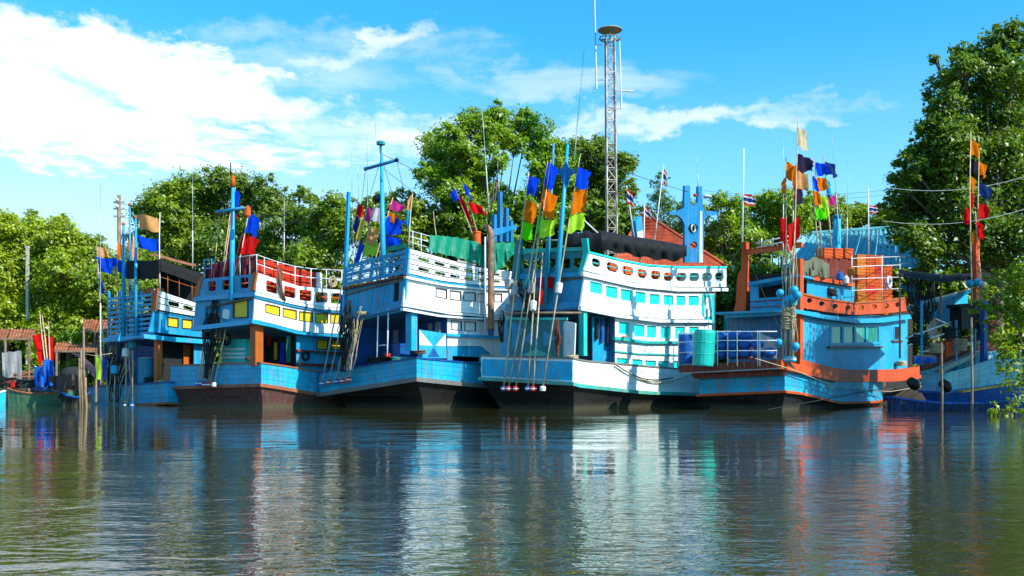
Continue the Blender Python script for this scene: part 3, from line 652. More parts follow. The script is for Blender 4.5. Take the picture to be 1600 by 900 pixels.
# ================================================================== boat 4: white and turquoise
b = b4 = Boat('fishing_boat', 'white fishing boat with turquoise shutters and a rounded-opening balustrade', 895, 40.2, 50, 16.5)
b.hull([(752, 557), (895, 561)], [(913, 565), (960, 569), (1056, 577), (1100, 579)], [(752, 589), (895, 597)], [(906, 600), (1006, 611), (1093, 614)], .15, WHITE, GTEAL, GREYW, TAR, tuck=(1.0, .7))
b.wall('transom_shade_panel', 'T', -.02, [(753, 561), (894, 565), (894, 595), (753, 587)], [], .03, HBLUE)  # sky-blue shade of the white stern, put into the panel colour
c = .22; X0 = b.loc(b.S(913, 430, c))[0]
tw = [(914, 432), (993, 450), (1060, 457), (1116, 457)]; bw = [(907, 478), (967, 491), (1033, 498), (1116, 499)]
sh = [quad(922, 941, 439, 443, 456, 460), quad(947, 965, 446, 449, 463, 467), quad(970, 989, 451, 454, 468, 471), quad(993, 1009, 455, 457, 472, 474), quad(1015, 1031, 459, 460, 475, 476), quad(1037, 1052, 461, 461.5, 476, 477), quad(1057, 1071, 461.5, 462, 477, 477), quad(1076, 1092, 462, 462, 477, 477)]
b.wall('upper_cabin_wall', 'S', c, tw + bw[::-1], sh, .09, WHITE)
for q in sh: b.window('S', c, q, .9, None, WHITE, SHUT, .055, 'window', 'shutter')
b.wall('pilaster', 'S', c - .03, [(1097, 460), (1116, 460), (1116, 505), (1106, 505), (1097, 490)], [], .1, TEAL)
b.wall('pilaster_panel', 'S', c - .05, [(1101, 465), (1111, 465), (1111, 495), (1101, 495)], [], .03, WHITE)
Wd = 4.1; hz = -.12
# ledges: two white bands with dark gaps
b.band('upper_ledge', 'S', c - .16, [(912, 424), (993, 443), (1060, 450), (1138, 450)], [(912, 431), (993, 449), (1060, 455), (1138, 455)], .16, WHITE)
b.band('lower_ledge', 'S', c - .14, [(908, 478), (967, 492), (1033, 499), (1112, 500)], [(906, 484), (967, 496), (1033, 504), (1112, 504)], .16, WHITE)
top3 = [b.S(u, v - 1, c) for u, v in tw]; bot3 = [b.S(u, v + 2, c) for u, v in bw]
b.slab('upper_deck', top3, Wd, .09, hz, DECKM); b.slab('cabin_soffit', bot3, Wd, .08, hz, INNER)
b.shell('far_cabin_wall', top3, bot3, Wd, hz, WHITE)
# stern end of the upper cabin
b.wall('stern_wall', 'T', X0 + .12, [(803, 436), (912, 432), (911, 474), (800, 480)], [], .08, BLUE)
b.wall('stern_ledge', 'T', X0 - .12, [(790, 474), (909, 472), (908, 482), (788, 486)], [], .3, BLUE)
b.wall('stern_ledge', 'T', X0 - .06, [(803, 428), (914, 425), (914, 432), (803, 436)], [], .2, BLUE)
so = [rrect(832, 404, 845, 419, 2), rrect(858, 404, 868, 418, 2), rrect(879, 404, 891, 419, 2), rrect(896, 403, 909, 418, 2), rrect(815, 405, 826, 419, 2)]
b.wall('stern_balustrade', 'T', X0 + .02, [(806, 398), (916, 392), (914, 425), (803, 428)], so, .07, DTEAL)
b.wall('stern_rail', 'T', X0 - .03, [(806, 389), (915, 386), (916, 391), (806, 397)], [], .14, TEAL)
# balustrade with rounded openings
op = [rrect(925, 402, 938, 415, 4, 4), rrect(948, 408, 966, 422, 5, 5), rrect(972, 414, 990, 428, 5, 4), rrect(996, 419, 1011, 433, 5, 3), rrect(1017, 422, 1032, 436, 5, 1.5), rrect(1037, 425, 1052, 439, 5, 1), rrect(1057, 426, 1073, 440, 5, 0), rrect(1077, 426, 1093, 440, 5, 0), rrect(1097, 426, 1113, 440, 5, 0), rrect(1117, 426, 1131, 440, 5, 0)]
bt_ = [(920, 393), (975, 407), (1013, 414), (1060, 417), (1135, 417)]; bb_ = [(913, 422), (975, 438), (1033, 447), (1135, 448)]
b.wall('balustrade', 'S', c - .08, bt_ + bb_[::-1], op, .09, WHITE)
b.tube('hand_rail', [b.S(u, v, c + .05) for u, v in [(916, 408), (975, 422), (1033, 431), (1135, 433)]], .035, TEAL)
b.band('coaming', 'S', c - .13, [(919, 392), (975, 406), (1013, 413), (1060, 416), (1136, 416)], [(919, 394.5), (975, 408.5), (1013, 415.5), (1060, 418.5), (1136, 418.5)], .2, SHUT)
m = MB()
for u0, u1 in ((946, 968), (970, 992), (994, 1013), (1015, 1034), (1036, 1056)):
    p, q = b.S(u0, lerp(bt_, u0) + 12, c + .9), b.S(u1, lerp(bt_, u1) + 12, c + .9); m.beam(p, q, .5, .62)
m.build('deck_locker', ORED, b.root)
b.wall('corner_post', 'T', X0 - .1, [(908, 372), (917, 372), (919, 392), (908, 430), (902, 430), (911, 395)], [], .12, TEAL)
b.wall('corner_post', 'T', X0 - .1, [(806, 374), (815, 374), (811, 440), (798, 440)], [], .12, DTEAL)
# lower deck
b.post('pillar', b.S(911, 486, c + .1), b.S(911, 556, c + .1), .26, TEAL)
x1 = b.loc(b.S(961, 520, c))[0]
lw = [quad(967, 985, 502, 505, 521, 523), quad(991, 1007, 506, 508, 525, 526), quad(1011, 1025, 508.5, 509.5, 527, 527.5), quad(1033, 1048, 510, 510.5, 528, 528.5), quad(1055, 1070, 510.5, 510.5, 528.5, 528.5), quad(1077, 1092, 510.5, 510.5, 528.5, 528.5)]
lw2 = [quad(963.5, 983, 559, 560, 570, 571), quad(988, 1004, 561, 562, 572, 573), quad(1009, 1025, 563, 563.5, 573, 574), quad(1030, 1046, 564, 564, 574.5, 574.5), quad(1053, 1070, 564, 564, 574.5, 574.5)]
b.wall('lower_cabin_wall', 'S', c + .1, [(961, 494), (1033, 503), (1112, 503), (1112, 582), (961, 576)], lw + lw2, .09, WHITE)
for q in lw + lw2: b.window('S', c + .1, q, .7, None, WHITE, SHUT, .055, 'window', 'shutter')
b.band('green_rail', 'S', c - .05, [(961, 526), (1013, 533), (1112, 533)], [(961, 531), (1013, 537), (1112, 537)], .15, TEAL)
b.band('batten', 'S', c + .03, [(961, 548), (1000, 552), (1112, 555)], [(961, 550), (1000, 554), (1112, 557)], .07, TEAL)
p = [b.S(961, 490, c + .1), b.S(1112, 500, c + .1)]; q = [b.S(961, 580, c + .1), b.S(1112, 582, c + .1)]
b.shell('far_lower_wall', p, q, Wd - .2, 0, WHITE)
m = MB(); A = [b.S(961, 490, c + .1), b.S(961, 580, c + .1)]; m.sheet([A, [x + b.l * (Wd - .2) for x in A]]); m.build('lower_stern_bulkhead', INNER, b.root)
b.wall('door', 'S', c + .55, [(926, 494), (959, 498), (959, 570), (926, 570)], [], .05, BLUE)
for u, w_, v0, v1, mt in ((931, 5, 496, 530, BLKP), (939, 6, 498, 534, DBLUE), (947, 5, 498, 540, BLKP), (953, 4, 500, 525, BTARP)):
    m = MB(); m.sheet([[b.S(u + k * w_ * .33 + random.uniform(-.5, .5), v0 + (v1 - v0) * t, c + .42 + .06 * math.sin(k * 2 + t * 3)) for k in range(4)] for t in (0, .3, .6, 1)])
    tag(m.build('garment', mt, smooth=True), {931: 'black shirt hanging leftmost in the doorway of the turquoise and white boat', 939: 'dark blue shirt hanging second in the doorway of the turquoise and white boat', 947: 'long black garment hanging third in the doorway of the turquoise and white boat', 953: 'small blue cloth hanging rightmost in the doorway of the turquoise and white boat'}[u], 'garment', 'clothes in the doorway')
xs4 = .55
b.wall('stern_panel', 'T', xs4, [(795, 498), (880, 498), (880, 559), (795, 559)], [], .07, DTEAL)
for d_ in ([(817, 529), (833, 516), (833, 542)], [(868, 529), (849, 516), (849, 542)]): b.wall('painted_diamond', 'T', xs4 - .01, d_, [], .012, BLUE)
for d_ in ([(800, 503), (820, 514), (800, 545)], ): b.wall('painted_diamond', 'T', xs4 - .01, d_, [], .012, BLUE)
b.wall('painted_diamond', 'T', xs4 - .01, [(812, 556), (838, 546), (865, 556)], [], .012, GTEAL)
b.wall('panel_rail', 'T', xs4 - .05, [(790, 496), (884, 496), (884, 500), (790, 500)], [], .15, TEAL)
b.wall('stern_panel', 'T', xs4 + .05, [(881, 501), (899, 505), (897, 560), (881, 560)], [], .07, WHITE)
b.wall('side_panel', 'T', xs4 + .1, [(783, 500), (794, 500), (794, 559), (783, 559)], [], .07, BLUE)
b.tube('soffit_beam', [b.T(786, 489, xs4), b.T(908, 489, xs4)], .05, WOODP)
# twin masts with the star gusset
def mast(b, name, p, q, r, mat, parent=None):
    m = MB(); p, q = Vector(p), Vector(q); m.tube([p, p + (q - p) * .5, q], [r, r * .85, r * .5], 8); return m.build(name, mat, parent or b.root, smooth=True)
mast(b, 'mast', b.T(852, 474, X0 - .2), b.T(865, 224, X0 + .2), .11, BLUE); mast(b, 'mast', b.T(868, 474, X0 - .3), b.T(887, 226, X0), .12, LBPLA)
star = [(884, 252), (889, 262), (900, 268), (890, 275), (887, 290), (880, 290), (876, 275), (867, 268), (878, 262)]
b.wall('mast_gusset', 'T', X0 - .12, star, [], .06, MASTB)
b.wall('mast_gusset', 'T', X0 + .1, [(863, 255), (868, 266), (863, 283), (857, 283), (852, 268), (858, 262)], [], .06, BLUE)
b.tube('mast_stay', [b.T(852, 375, X0 - .1), b.T(876, 375, X0 - .2)], .03, WMET)
# wheelhouse mast at the fore end
Cm = 1.6
wh = [(1070, 410), (1070, 352), (1066, 342), (1058, 336), (1046, 335), (1046, 331), (1060, 329), (1069, 325), (1070, 290), (1078, 290), (1079, 318), (1085, 322), (1090, 316), (1091, 291), (1097, 291), (1098, 322), (1103, 329), (1122, 331), (1122, 335), (1107, 337), (1100, 345), (1099, 410)]
def circ(u, v, r, n=12): return [(u + r * math.cos(2 * math.pi * k / n), v + r * math.sin(2 * math.pi * k / n)) for k in range(n)]
b.wall('wheelhouse_mast', 'S', Cm, wh, [circ(1083, 357, 8), circ(1084, 383, 6)], .12, MASTB)
b.wall('mast_edge', 'S', Cm - .04, [(1094, 330), (1097, 330), (1098, 410), (1093, 410)], [], .05, WHITE)
m = MB(); m.torus(b.S(1083, 357, Cm - .05), b.l, .2, .05); m.build('lamp_ring', STEEL, b.root, smooth=True)
m = MB(); m.ball(b.S(1086, 305, Cm), .1); m.build('mast_lamp', OCRT, b.root, smooth=True)
m = MB(); m.lathe(b.S(1103, 307, Cm), [(.05, -.1), (.28, -.06), (.3, .04), (.1, .08)], 12); m.build('radar_dome', WHITE, b.root, smooth=True)
b.tube('dome_arm', [b.S(1092, 308, Cm + .05), b.S(1106, 309, Cm)], .03, WMET)
whip('dark whip antenna above the star-shaped blue wheelhouse mast', b.S(1091, 293, Cm), b.S(1089, 240, Cm))
b.wall('funnel', 'S', 2.4, [(993, 345), (1003, 337), (1005, 372), (996, 375)], [], .3, BLUE); b.wall('funnel_foot', 'S', 2.39, [(996, 362), (1005, 360), (1006, 400), (997, 400)], [], .32, WHITE)
# rolled black awning on posts
rows = []
for k in range(9):
    rr = []
    for u in np.linspace(936, 1073, 30):
        vt = lerp([(936, 360), (965, 366), (1010, 373), (1073, 384)], u); vb = lerp([(936, 391), (965, 394), (1010, 403), (1050, 408), (1073, 402)], u); wv = math.sin(u * .33) * .07 + math.sin(u * .9 + k) * .04
        y_, t = [(2.6, -.02), (1.2, -.02), (.75, 0), (.55, .1), (.45, .3), (.42, .5), (.5, .7), (.55, .88), (.6, 1.0)][k]
        rr.append(b.S(u, vt + (vb - vt) * t + (math.sin(u * .21) * 2 if k == 8 else 0), y_ + wv * (k > 1)))
    rows.append(rr)
m = MB(); m.sheet(rows); tag(m.build('awning', TARP, smooth=True, fix=False), 'long black awning lying over the balustrade of the turquoise and white boat', 'awning')
for u in (945, 1000, 1060): b.tube('awning_post', [b.S(u, lerp(bt_, u) + 20, .72), b.S(u, 388 if u > 950 else 378, .72)], .03, WOODP)
rows = [[b.T(u, v + 3 * math.sin(u * .3), X0 + .3 + d_) for u in range(886, 945, 6)] for v, d_ in ((362, 2.2), (366, .6), (378, .1), (389, .05))]
m = MB(); m.sheet(rows); tag(m.build('stern_awning', TARP, smooth=True), 'black cloth hung across the stern rail of the turquoise and white boat', 'awning')
# things on board
for i, (u, v, w_) in enumerate([(803, 449, .26), (827, 443, .2)]): pass
ST4 = -.3
wts = ['blue_plastic', 'red_plastic', 'red_plastic', 'blue_plastic', 'red_plastic', 'white_foam_float']
g4 = 'marker poles on the stern of the turquoise and white boat'
marker('leftmost marker pole with blue, orange and green flags on the white boat\'s stern', b.T(787, 606, ST4), b.T(826, 270, .6), [(.985, .58, .85, 'blue', .15), (.87, .55, .9, 'orange', .2), (.775, .58, .8, 'green', .05)], .45, wts[0], group=g4, fmat=GREYT)
marker('second marker pole whose small blue, orange and green flags hide behind a brighter stack', b.T(795, 606, ST4), b.T(856, 252, .6), [(.99, .32, 1.0, 'blue', .3), (.885, .34, .9, 'orange', .2), (.76, .32, .85, 'green', .2)], .46, wts[1], group=g4, fmat=DTEAL)
marker('third marker pole with the big blue, round orange and lime flags left of the masts', b.T(806, 606, ST4), b.T(861, 250, .45), [(.985, .42, 1.15, 'blue', .4), (.865, .58, 1.15, 'orange', .25), (.74, .72, .8, 'lime', .05)], .44, wts[2], group=g4, fmat=GREYT)
marker('flagless marker pole, fourth from the left on the turquoise and white boat\'s stern', b.T(825, 606, ST4), b.T(841, 352, .5), [], .5, wts[3], group=g4)
marker('flagless marker pole between two floats, fifth on the turquoise and white boat\'s stern', b.T(833, 606, ST4), b.T(848, 395, .5), [(.75, .16, .7, 'red', .8)], None, wts[4], group=g4)
marker('rightmost marker pole with blue, orange and yellow-green flags right of the star mast', b.T(848, 606, ST4), b.T(907, 240, .3), [(.945, .64, .9, 'blue', .05), (.85, .66, 1.05, 'orange', .1), (.745, .68, .82, 'lime', .1)], .43, wts[5], group=g4)
b.tube('tilted_spar', [b.T(888, 322, X0), b.T(934, 364, X0 + .5)], .035, WMET)
rope_heap('rope_coil', 'coil of rope and rusty chain on the stern corner of the turquoise and white boat', b.P(.35, .3, b.ztop(.3) + .05), .32, ROPE, 3)
for i, (u0, v0, u1, v1, sg, mt) in enumerate([(962, 570, 1052, 590, 12, DROPE), (962, 569, 1075, 588, 18, ROPE)]):
    pts = [b.S(u0 + (u1 - u0) * t, v0 + (v1 - v0) * t + sg * math.sin(math.pi * t), -.12) for t in np.linspace(0, 1, 12)]
    m = MB(); m.tube(pts, .03, 5); tag(m.build('mooring_rope', mt, smooth=True), ['dark mooring rope drooping along the white hull side', 'tan mooring rope drooping along the white hull side'][i], 'rope')
net_bundle('rust-brown net bundle hanging in front of the teal stern panel', lambda u, v, d_: b.T(u, v, d_), [(871, 498, 1), (870, 515, 4), (872, 530, 4), (871, 545, 2), (872, 557, 1)], .08, plain('rust_red_net', (.22, .06, .03), .9), 11, 24)
net_bundle('black cloth and cords hanging at the left end of the teal stern panel', lambda u, v, d_: b.T(u, v, .1 + d_), [(784, 486, 3), (783, 500, 5), (782, 518, 5), (784, 534, 2)], .08, BLKP, 7, 20, .02)
net_bundle('dark nets and lines tied to the poles under the stern eave of the white boat', lambda u, v, d_: b.T(u, v, X0 - .7 + d_), [(820, 440, 14), (824, 458, 16), (828, 474, 10), (830, 500, 3)], .15, DROPE, 8, 34)
net_bundle('grey basket of netting left of the masts on the white boat', lambda u, v, d_: b.T(u, v, X0 - .6 + d_), [(803, 440, 4), (803, 450, 8), (802, 462, 7), (800, 474, 3), (797, 500, 1)], .15, GREYT, 9, 26)
for i, (u, v, col) in enumerate([(841, 432, 'pink'), (855, 432, 'red')]):
    m = MB(); m.sheet([[b.T(u + k * 3, v + j * 6 + (k % 2), X0 - .2 + .05 * math.sin(k * 2 + j)) for k in range(4)] for j in range(4)]); tag(m.build('garment', FL[col], smooth=True), ['pink shirt hung on the blue stern wall of the white boat, the left one', 'red shirt hung on the blue stern wall of the white boat, the right one'][i], 'garment', 'laundry on the stern wall')

# ================================================================== boat 3: blue stern, white side with boarded balustrade
b = b3 = Boat('fishing_boat', 'blue and white fishing boat with slotted board balustrade and brown exhaust pipe', 651, 41.6, 50, 16.5)
b.hull([(499, 584), (651, 560)], [(667, 562), (700, 565), (751, 570), (790, 573)], [(499, 614), (651, 589)], [(667, 591), (755, 600), (790, 603)], .19, HBLUE, GREYW, DBLUE, TAR, tuck=(1.4, .9))
c = .25; X0 = b.loc(b.S(635, 429, c))[0]; Wd = 4.3; hz = -.5
sl = lambda L_, d_: [(u, v + d_) for u, v in L_]
bt_ = [(639, 388), (696, 404), (744, 417), (800, 424)]; bb_ = [(635, 427), (693, 440), (757, 447), (800, 448)]
def mid(A_, B_, t): us = [639 + (800 - 639) * k / 6 for k in range(7)]; return [(u, lerp(A_, u) * (1 - t) + lerp(B_, u) * t) for u in us]
slots = {1: [(662, 18), (687, 17), (710, 16), (732, 15), (753, 14), (775, 13)], 3: [(662, 18), (688, 17), (711, 16), (732, 15), (753, 14), (775, 13)]}
for k in range(5):
    A_, B_ = mid(bt_, bb_, k / 5 + .012), mid(bt_, bb_, (k + 1) / 5 - .03); hs = []
    for u, w_ in slots.get(k, []):
        sv = (lerp(A_, u + w_ / 2) - lerp(A_, u - w_ / 2)); y0 = lerp(A_, u - w_ / 2) + .8; y1 = lerp(B_, u - w_ / 2) - .6
        hs.append(rrect(u - w_ / 2, y0, u + w_ / 2, y1, min(2.2, (y1 - y0) / 2.1), sv, 2))
    b.wall('board', 'S', c - .06, A_ + B_[::-1], hs, .06, WHITE)
tt, tb = [(543, 413), (638, 388)], [(537, 448), (635, 428)]
for k in range(5):
    t0, t1 = k / 5 + .012, (k + 1) / 5 - .03
    q = lambda i, t: (tt[i][0] + (tb[i][0] - tt[i][0]) * t, tt[i][1] + (tb[i][1] - tt[i][1]) * t)
    hs = []
    if k in (1, 3):
        for s_ in (.16, .34, .50, .66, .82):
            f_ = lambda e, t: (q(0, t)[0] + (q(1, t)[0] - q(0, t)[0]) * e, q(0, t)[1] + (q(1, t)[1] - q(0, t)[1]) * e)
            hs.append([f_(s_ - .055, t0 + .025), f_(s_ + .055, t0 + .025), f_(s_ + .055, t1 - .02), f_(s_ - .055, t1 - .02)])
    b.wall('board', 'T', X0 - .06, [q(0, t0), q(1, t0), q(1, t1), q(0, t1)], hs, .06, BLUE)
for u in (650, 674, 699, 721, 743, 765): b.post('board_post', b.S(u, lerp(bt_, u), c + .05), b.S(u, lerp(bb_, u), c + .05), .08, DBLUE)
for e in (.25, .42, .58, .74, .95): b.post('board_post', b.T(543 + 95 * e, 413 - 25 * e, X0 + .06), b.T(537 + 98 * e, 448 - 20 * e, X0 + .06), .08, DBLUE)
b.wall('corner_post', 'T', X0 - .09, [(634, 388), (639, 387), (632, 477), (628, 477)], [], .1, BLUE)
b.post('stern_corner_post', b.T(545, 300, X0), b.T(536, 520, X0), .14, LBPLA)
b.band('blue_stripe', 'S', c - .1, [(636, 427.5), (693, 440.5), (757, 447.5), (800, 448.5)], [(636, 430.5), (693, 443), (757, 450), (800, 451)], .1, BLUE)
b.band('upper_ledge', 'S', c - .15, [(635, 431), (693, 443.5), (757, 450.5), (800, 451.5)], [(635, 435), (699, 447.5), (757, 453), (800, 454)], .16, WHITE)
b.wall('stern_ledge', 'T', X0 - .13, [(535, 449), (635, 429), (635, 432), (535, 453)], [], .16, MAROON)
tw = [(634, 435), (699, 447.5), (757, 453), (800, 454)]; bw = [(630, 473), (707, 487), (757, 491), (800, 493)]
wn = [quad(682, 698, 450, 453, 463, 466), quad(704, 720, 454, 456, 467, 469), quad(725, 743, 457, 458, 469, 470), quad(748, 758, 459, 459, 471, 471), quad(773, 784, 459, 459.5, 471, 471)]
b.wall('upper_cabin_wall', 'S', c, tw + bw[::-1], wn, .09, WHITE)
for q_ in wn: b.window('S', c, q_, .9, None, FRAMEB, PANEW, .03)
b.wall('stern_wall', 'T', X0 + .03, [(537, 452), (634, 432), (631, 474), (532, 497)], [[(615, 443), (624, 441), (623, 470), (614, 472)]], .08, BLUE)
b.wall('stern_window', 'T', X0 + .12, [(613, 441), (626, 439), (625, 472), (612, 474)], [], .02, DARKIN)
for e in (.22, .45, .65): b.wall('stern_batten', 'T', X0, [(537 + 97 * e, 454 - 20 * e), (538 + 97 * e, 454 - 20 * e), (534 + 97 * e, 494 - 22 * e), (532.6 + 97 * e, 494 - 22 * e)], [], .03, HBLUE)
b.band('lower_ledge', 'S', c - .12, [(630, 474), (707, 488), (757, 492), (800, 494)], [(630, 478), (707, 491.5), (757, 495), (800, 497)], .14, WHITE)
b.band('lower_ledge', 'S', c - .16, [(630, 481), (687, 492), (733, 496), (800, 498)], [(630, 485), (687, 495), (733, 498.5), (800, 500.5)], .18, WHITE)
b.wall('stern_ledge', 'T', X0 - .1, [(529, 497), (630, 474), (630, 486), (529, 507)], [], .2, BLUE)
top3 = [b.S(u, v - 1.5, c) for u, v in tw]; bot3 = [b.S(u, v + 6, c) for u, v in bw]
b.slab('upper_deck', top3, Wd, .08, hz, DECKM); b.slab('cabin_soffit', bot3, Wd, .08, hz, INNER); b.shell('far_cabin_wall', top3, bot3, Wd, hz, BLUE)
m = MB()
for e in (.15, .35, .55, .75): m.beam(b.T(632 - 95 * e, 486 + 18 * e, X0 + .3), b.T(632 - 95 * e, 486 + 18 * e, X0 + .3) + b.f * 3.5, .08, .1)
m.build('soffit_beam', BLUE, b.root)
b.post('pillar', b.S(643, 489, c + .2), b.S(643, 548, c + .2), .36, HBLUE)
pan = [(655, 515), (697, 521), (698, 560), (655, 559)]
b.wall('half_wall', 'S', c + .05, pan, [], .07, HBLUE)
b.wall('painted_triangle', 'S', c + .035, [(655.5, 515.5), (676, 540), (655.5, 539)], [], .012, WHITE); b.wall('painted_triangle', 'S', c + .035, [(696.5, 521.5), (696.8, 541), (681, 540)], [], .012, WHITE)
b.wall('painted_triangle', 'S', c + .035, [(677, 543), (687, 557.5), (669, 557.5)], [], .012, DBLUE)
lw = [quad(706, 721, 501, 503, 514, 516), quad(727, 743, 503, 504, 516, 517)]
b.wall('lower_cabin_wall', 'S', c + .1, [(699, 497), (733, 500), (800, 502), (800, 556), (770, 556), (752, 541), (699, 541)], lw, .09, WHITE)
for q_ in lw: b.window('S', c + .1, q_, .9, None, FRAMEB, PANEW, .03)
b.wall('lower_shade_panel', 'S', c + .09, [(699, 542), (751, 542), (769, 557), (800, 557), (800, 575), (699, 570)], [[(707, 556), (750, 558), (750, 566), (707, 564)]], .08, HBLUE)  # blue shade low on the white wall, put into this panel's colour
b.band('wall_rail', 'S', c - .03, [(699, 521), (783, 525), (800, 526)], [(699, 525), (783, 530), (800, 531)], .14, LBPLA)
p_ = [b.S(699, 495, c + .1), b.S(800, 500, c + .1)]; q_ = [b.S(699, 575, c + .1), b.S(800, 580, c + .1)]; b.shell('far_lower_wall', p_, q_, Wd, hz, INNER)
m = MB(); A_ = [p_[0], q_[0]]; m.sheet([A_, [x + b.l * Wd + Vector((0, 0, hz)) for x in A_]]); m.build('lower_stern_bulkhead', DBLUE, b.root)
xb = b.loc(p_[0])[0] - .06
for i, (u0, u1, v0, v1, mt) in enumerate([(576, 583, 514, 534, YEL), (584, 591, 515, 536, YEL), (593, 598, 516, 537, PANEW), (599, 603, 516, 537, PANEW), (614, 621, 515, 536, GREYT), (668, 674, 505, 520, GREYT), (680, 687, 503, 520, GREYT)]): b.wall('shutter', 'T', xb, [(u0, v0), (u1, v0), (u1, v1), (u0, v1)], [], .05, mt)
for u, v0, v1 in ((589, 487, 558), (605, 482, 556)): b.tube('awning_pipe', [b.T(u + 2, v0, X0 - .1), b.T(u, v1, X0 - .4)], .035, WMET)
b.tube('cross_pipe', [b.T(590, 540, X0 - .3), b.T(604, 539, X0 - .3)], .02, WMET)
m = MB(); m.lathe(b.T(607, 558, .6), [(.2, 0), (.22, .1), (.2, .2)], 12); tag(m.build('red_basin', REDW), 'small red tub on the stern deck of the blue and white boat', 'tub')
m = MB(); m.box(b.T(627, 550, .9), b.f * .3, b.l * .25, Vector((0, 0, .3))); m.box(b.T(627, 541, .9) + Vector((0, 0, .06)), b.f * .33, b.l * .28, Vector((0, 0, .05))); tag(m.build('tool_box', BPLA), 'blue box standing beside the square stern pillar of the blue and white boat', 'box')
# exhaust
m = MB(); m.tube([b.S(767, v, -.25) for v in (515, 512, 380, 366)] + [b.S(764, 358, -.2), b.S(757, 352, -.1)], [.17, .155, .155, .155, .15, .145], 12); m.build('exhaust_pipe', RPIPE, b.root, smooth=True)
m = MB(); m.lathe(b.S(767, 524, -.25), [(.14, 0), (.15, .2), (.15, .28)], 12); m.build('exhaust_socket', DBLUE, b.root)
for v in (430, 470, 505): b.tube('pipe_bracket', [b.S(767, v, -.25), b.S(767, v, c + .05)], .035, STEEL)
b.tube('vent_pipe', [b.S(758, 520, -.05), b.S(758, 370, -.05)], .045, WMET)
# rails and green tarpaulin
for u in (645, 658, 672, 690, 715, 735, 752): b.tube('rail_post', [b.S(u, lerp(bt_, u) + 6, c + .1), b.S(u, lerp(bt_, u) - 29 + (u - 645) * .02, c + .1)], .022, WMET)
for d_ in (-28, -19, -10): b.tube('rail', [b.S(u, lerp(bt_, u) + d_, c + .1) for u in (641, 672, 715, 752)], .02, WMET)
def tarp(label, pts_top, pts_bot, fn, c0, mat, n=14, k=6, amp=.06, name='tarpaulin', cat='tarpaulin'):
    m = MB(); rows = []; us = np.linspace(pts_top[0][0], pts_top[-1][0], n + 1)
    for j in range(k + 1):
        t = j / k; rows.append([fn(u + 1.2 * t * math.sin(u * .4), lerp(pts_top, u) * (1 - t) + lerp(pts_bot, u) * t + (1.6 * abs(math.sin(u * .22)) if j == 0 else -2.2 * abs(math.sin(u * .17 + 1)) * t), c0 - amp * (.4 + t) * (1 + math.sin(u * .38 + t * 2.3) + .5 * math.sin(u * .95 - t * 4)) / 2) for u in us])
    m.sheet(rows); m.sheet([[q + Vector((.01, .02, 0)) for q in r_] for r_ in rows]); return tag(m.build(name, mat, smooth=True, fix=False), label, cat)
tarp('green tarpaulin lashed along the rail of the blue and white boat', [(672, 366), (715, 370), (745, 377), (756, 383)], [(672, 394), (715, 404), (740, 412), (756, 417)], b.S, c - .02, GTARP, n=40, k=8, amp=.10)
tarp('smaller green tarpaulin hanging right of the brown exhaust pipe', [(771, 378), (803, 378)], [(771, 428), (785, 420), (803, 398)], b.S, c - .02, GTARP, n=22, amp=.14)
tarp('dark green net screen along the stern rail of the blue and white boat', [(602, 386), (638, 378)], [(602, 396), (638, 388)], b.T, X0 + .1, GTARP, amp=.04)
tarp('grey cloth under the green tarpaulin on the blue and white boat', [(715, 404), (744, 412)], [(715, 411), (744, 417)], b.S, c - .08, GREYT, n=6, k=3, amp=.02)
# cross mast
mast(b, 'mast', b.T(599, 430, X0 + .2), b.T(596, 240, X0 + 1.2), .13, LBPLA); b.tube('yard', [b.T(571, 264, X0 + .9), b.T(596, 257, X0 + .9), b.T(620, 250, X0 + .9)], .075, MASTB)
for u, v in ((571, 264), (620, 250)): m = MB(); m.ball(b.T(u, v, X0 + .9), .1); m.build('yard_lamp', BLKP if u > 600 else BLUE, b.root, smooth=True)
m = MB(); m.lathe(b.T(595, 222, X0 + .95), [(.05, -.5), (.07, -.15), (.2, -.12), (.2, 0), (.06, .06)], 10); m.build('mast_head_lamp', DTEAL, b.root)
b.tube('lightning_rod', [b.T(594, 226, X0 + .95), b.T(588, 218, X0 + .95), b.T(587, 192, X0 + .95)], .02, RUSTT)
m = MB(); m.ball(b.T(590, 310, X0 + .8), .24, sq=(1, .5, .8)); m.build('loudspeaker', BLKP, b.root, smooth=True)
mw = 2.2
for u, vt in ((772, 335), (781, 300), (791, 325), (798, 345)): b.post('mast_post', b.S(u, vt, mw), b.S(u, 378, mw), .2, MASTB)
b.wall('mast_crossbar', 'S', mw - .15, [(766, 358), (808, 352), (808, 357), (780, 367), (766, 367)], [], .12, MASTB)
for u, v0, v1 in ((763, 335, 390), (780, 250, 300), (800, 335, 370)): whip(f'thin white whip antenna {"left of" if u < 770 else "on top of" if u < 790 else "right of"} the blue three-post mast', b.S(u, v1, mw), b.S(u - 3, v0, mw), .018)
g3 = 'marker poles on the stern of the blue and white boat'
ST3 = -.3
marker('leftmost marker pole with small red and navy flags on the blue boat\'s stern', b.T(503, 598, ST3), b.T(560, 315, .5), [(.99, .34, .55, 'red', .5), (.93, .30, .7, 'navy', .9)], None, 'blue_plastic', group=g3)
marker('marker pole with yellow and crimson flags on the blue and white boat\'s stern', b.T(514, 596, ST3), b.T(575, 320, .5), [(.985, .30, .6, 'pink', .6), (.93, -.22, 1.1, 'yellow', .3), (.80, .2, 1.2, 'blue', .5)], .36, 'red_plastic', group=g3, fmat=BLKP)
marker('marker pole with pale pink, peach and lime flags in front of the cross mast', b.T(525, 595, ST3), b.T(585, 315, .5), [(.975, .46, .6, 'white', .4), (.86, .48, .75, 'peach', .6), (.77, .66, .62, 'lime', .15)], .35, 'blue_plastic', group=g3, fmat=BLKP)
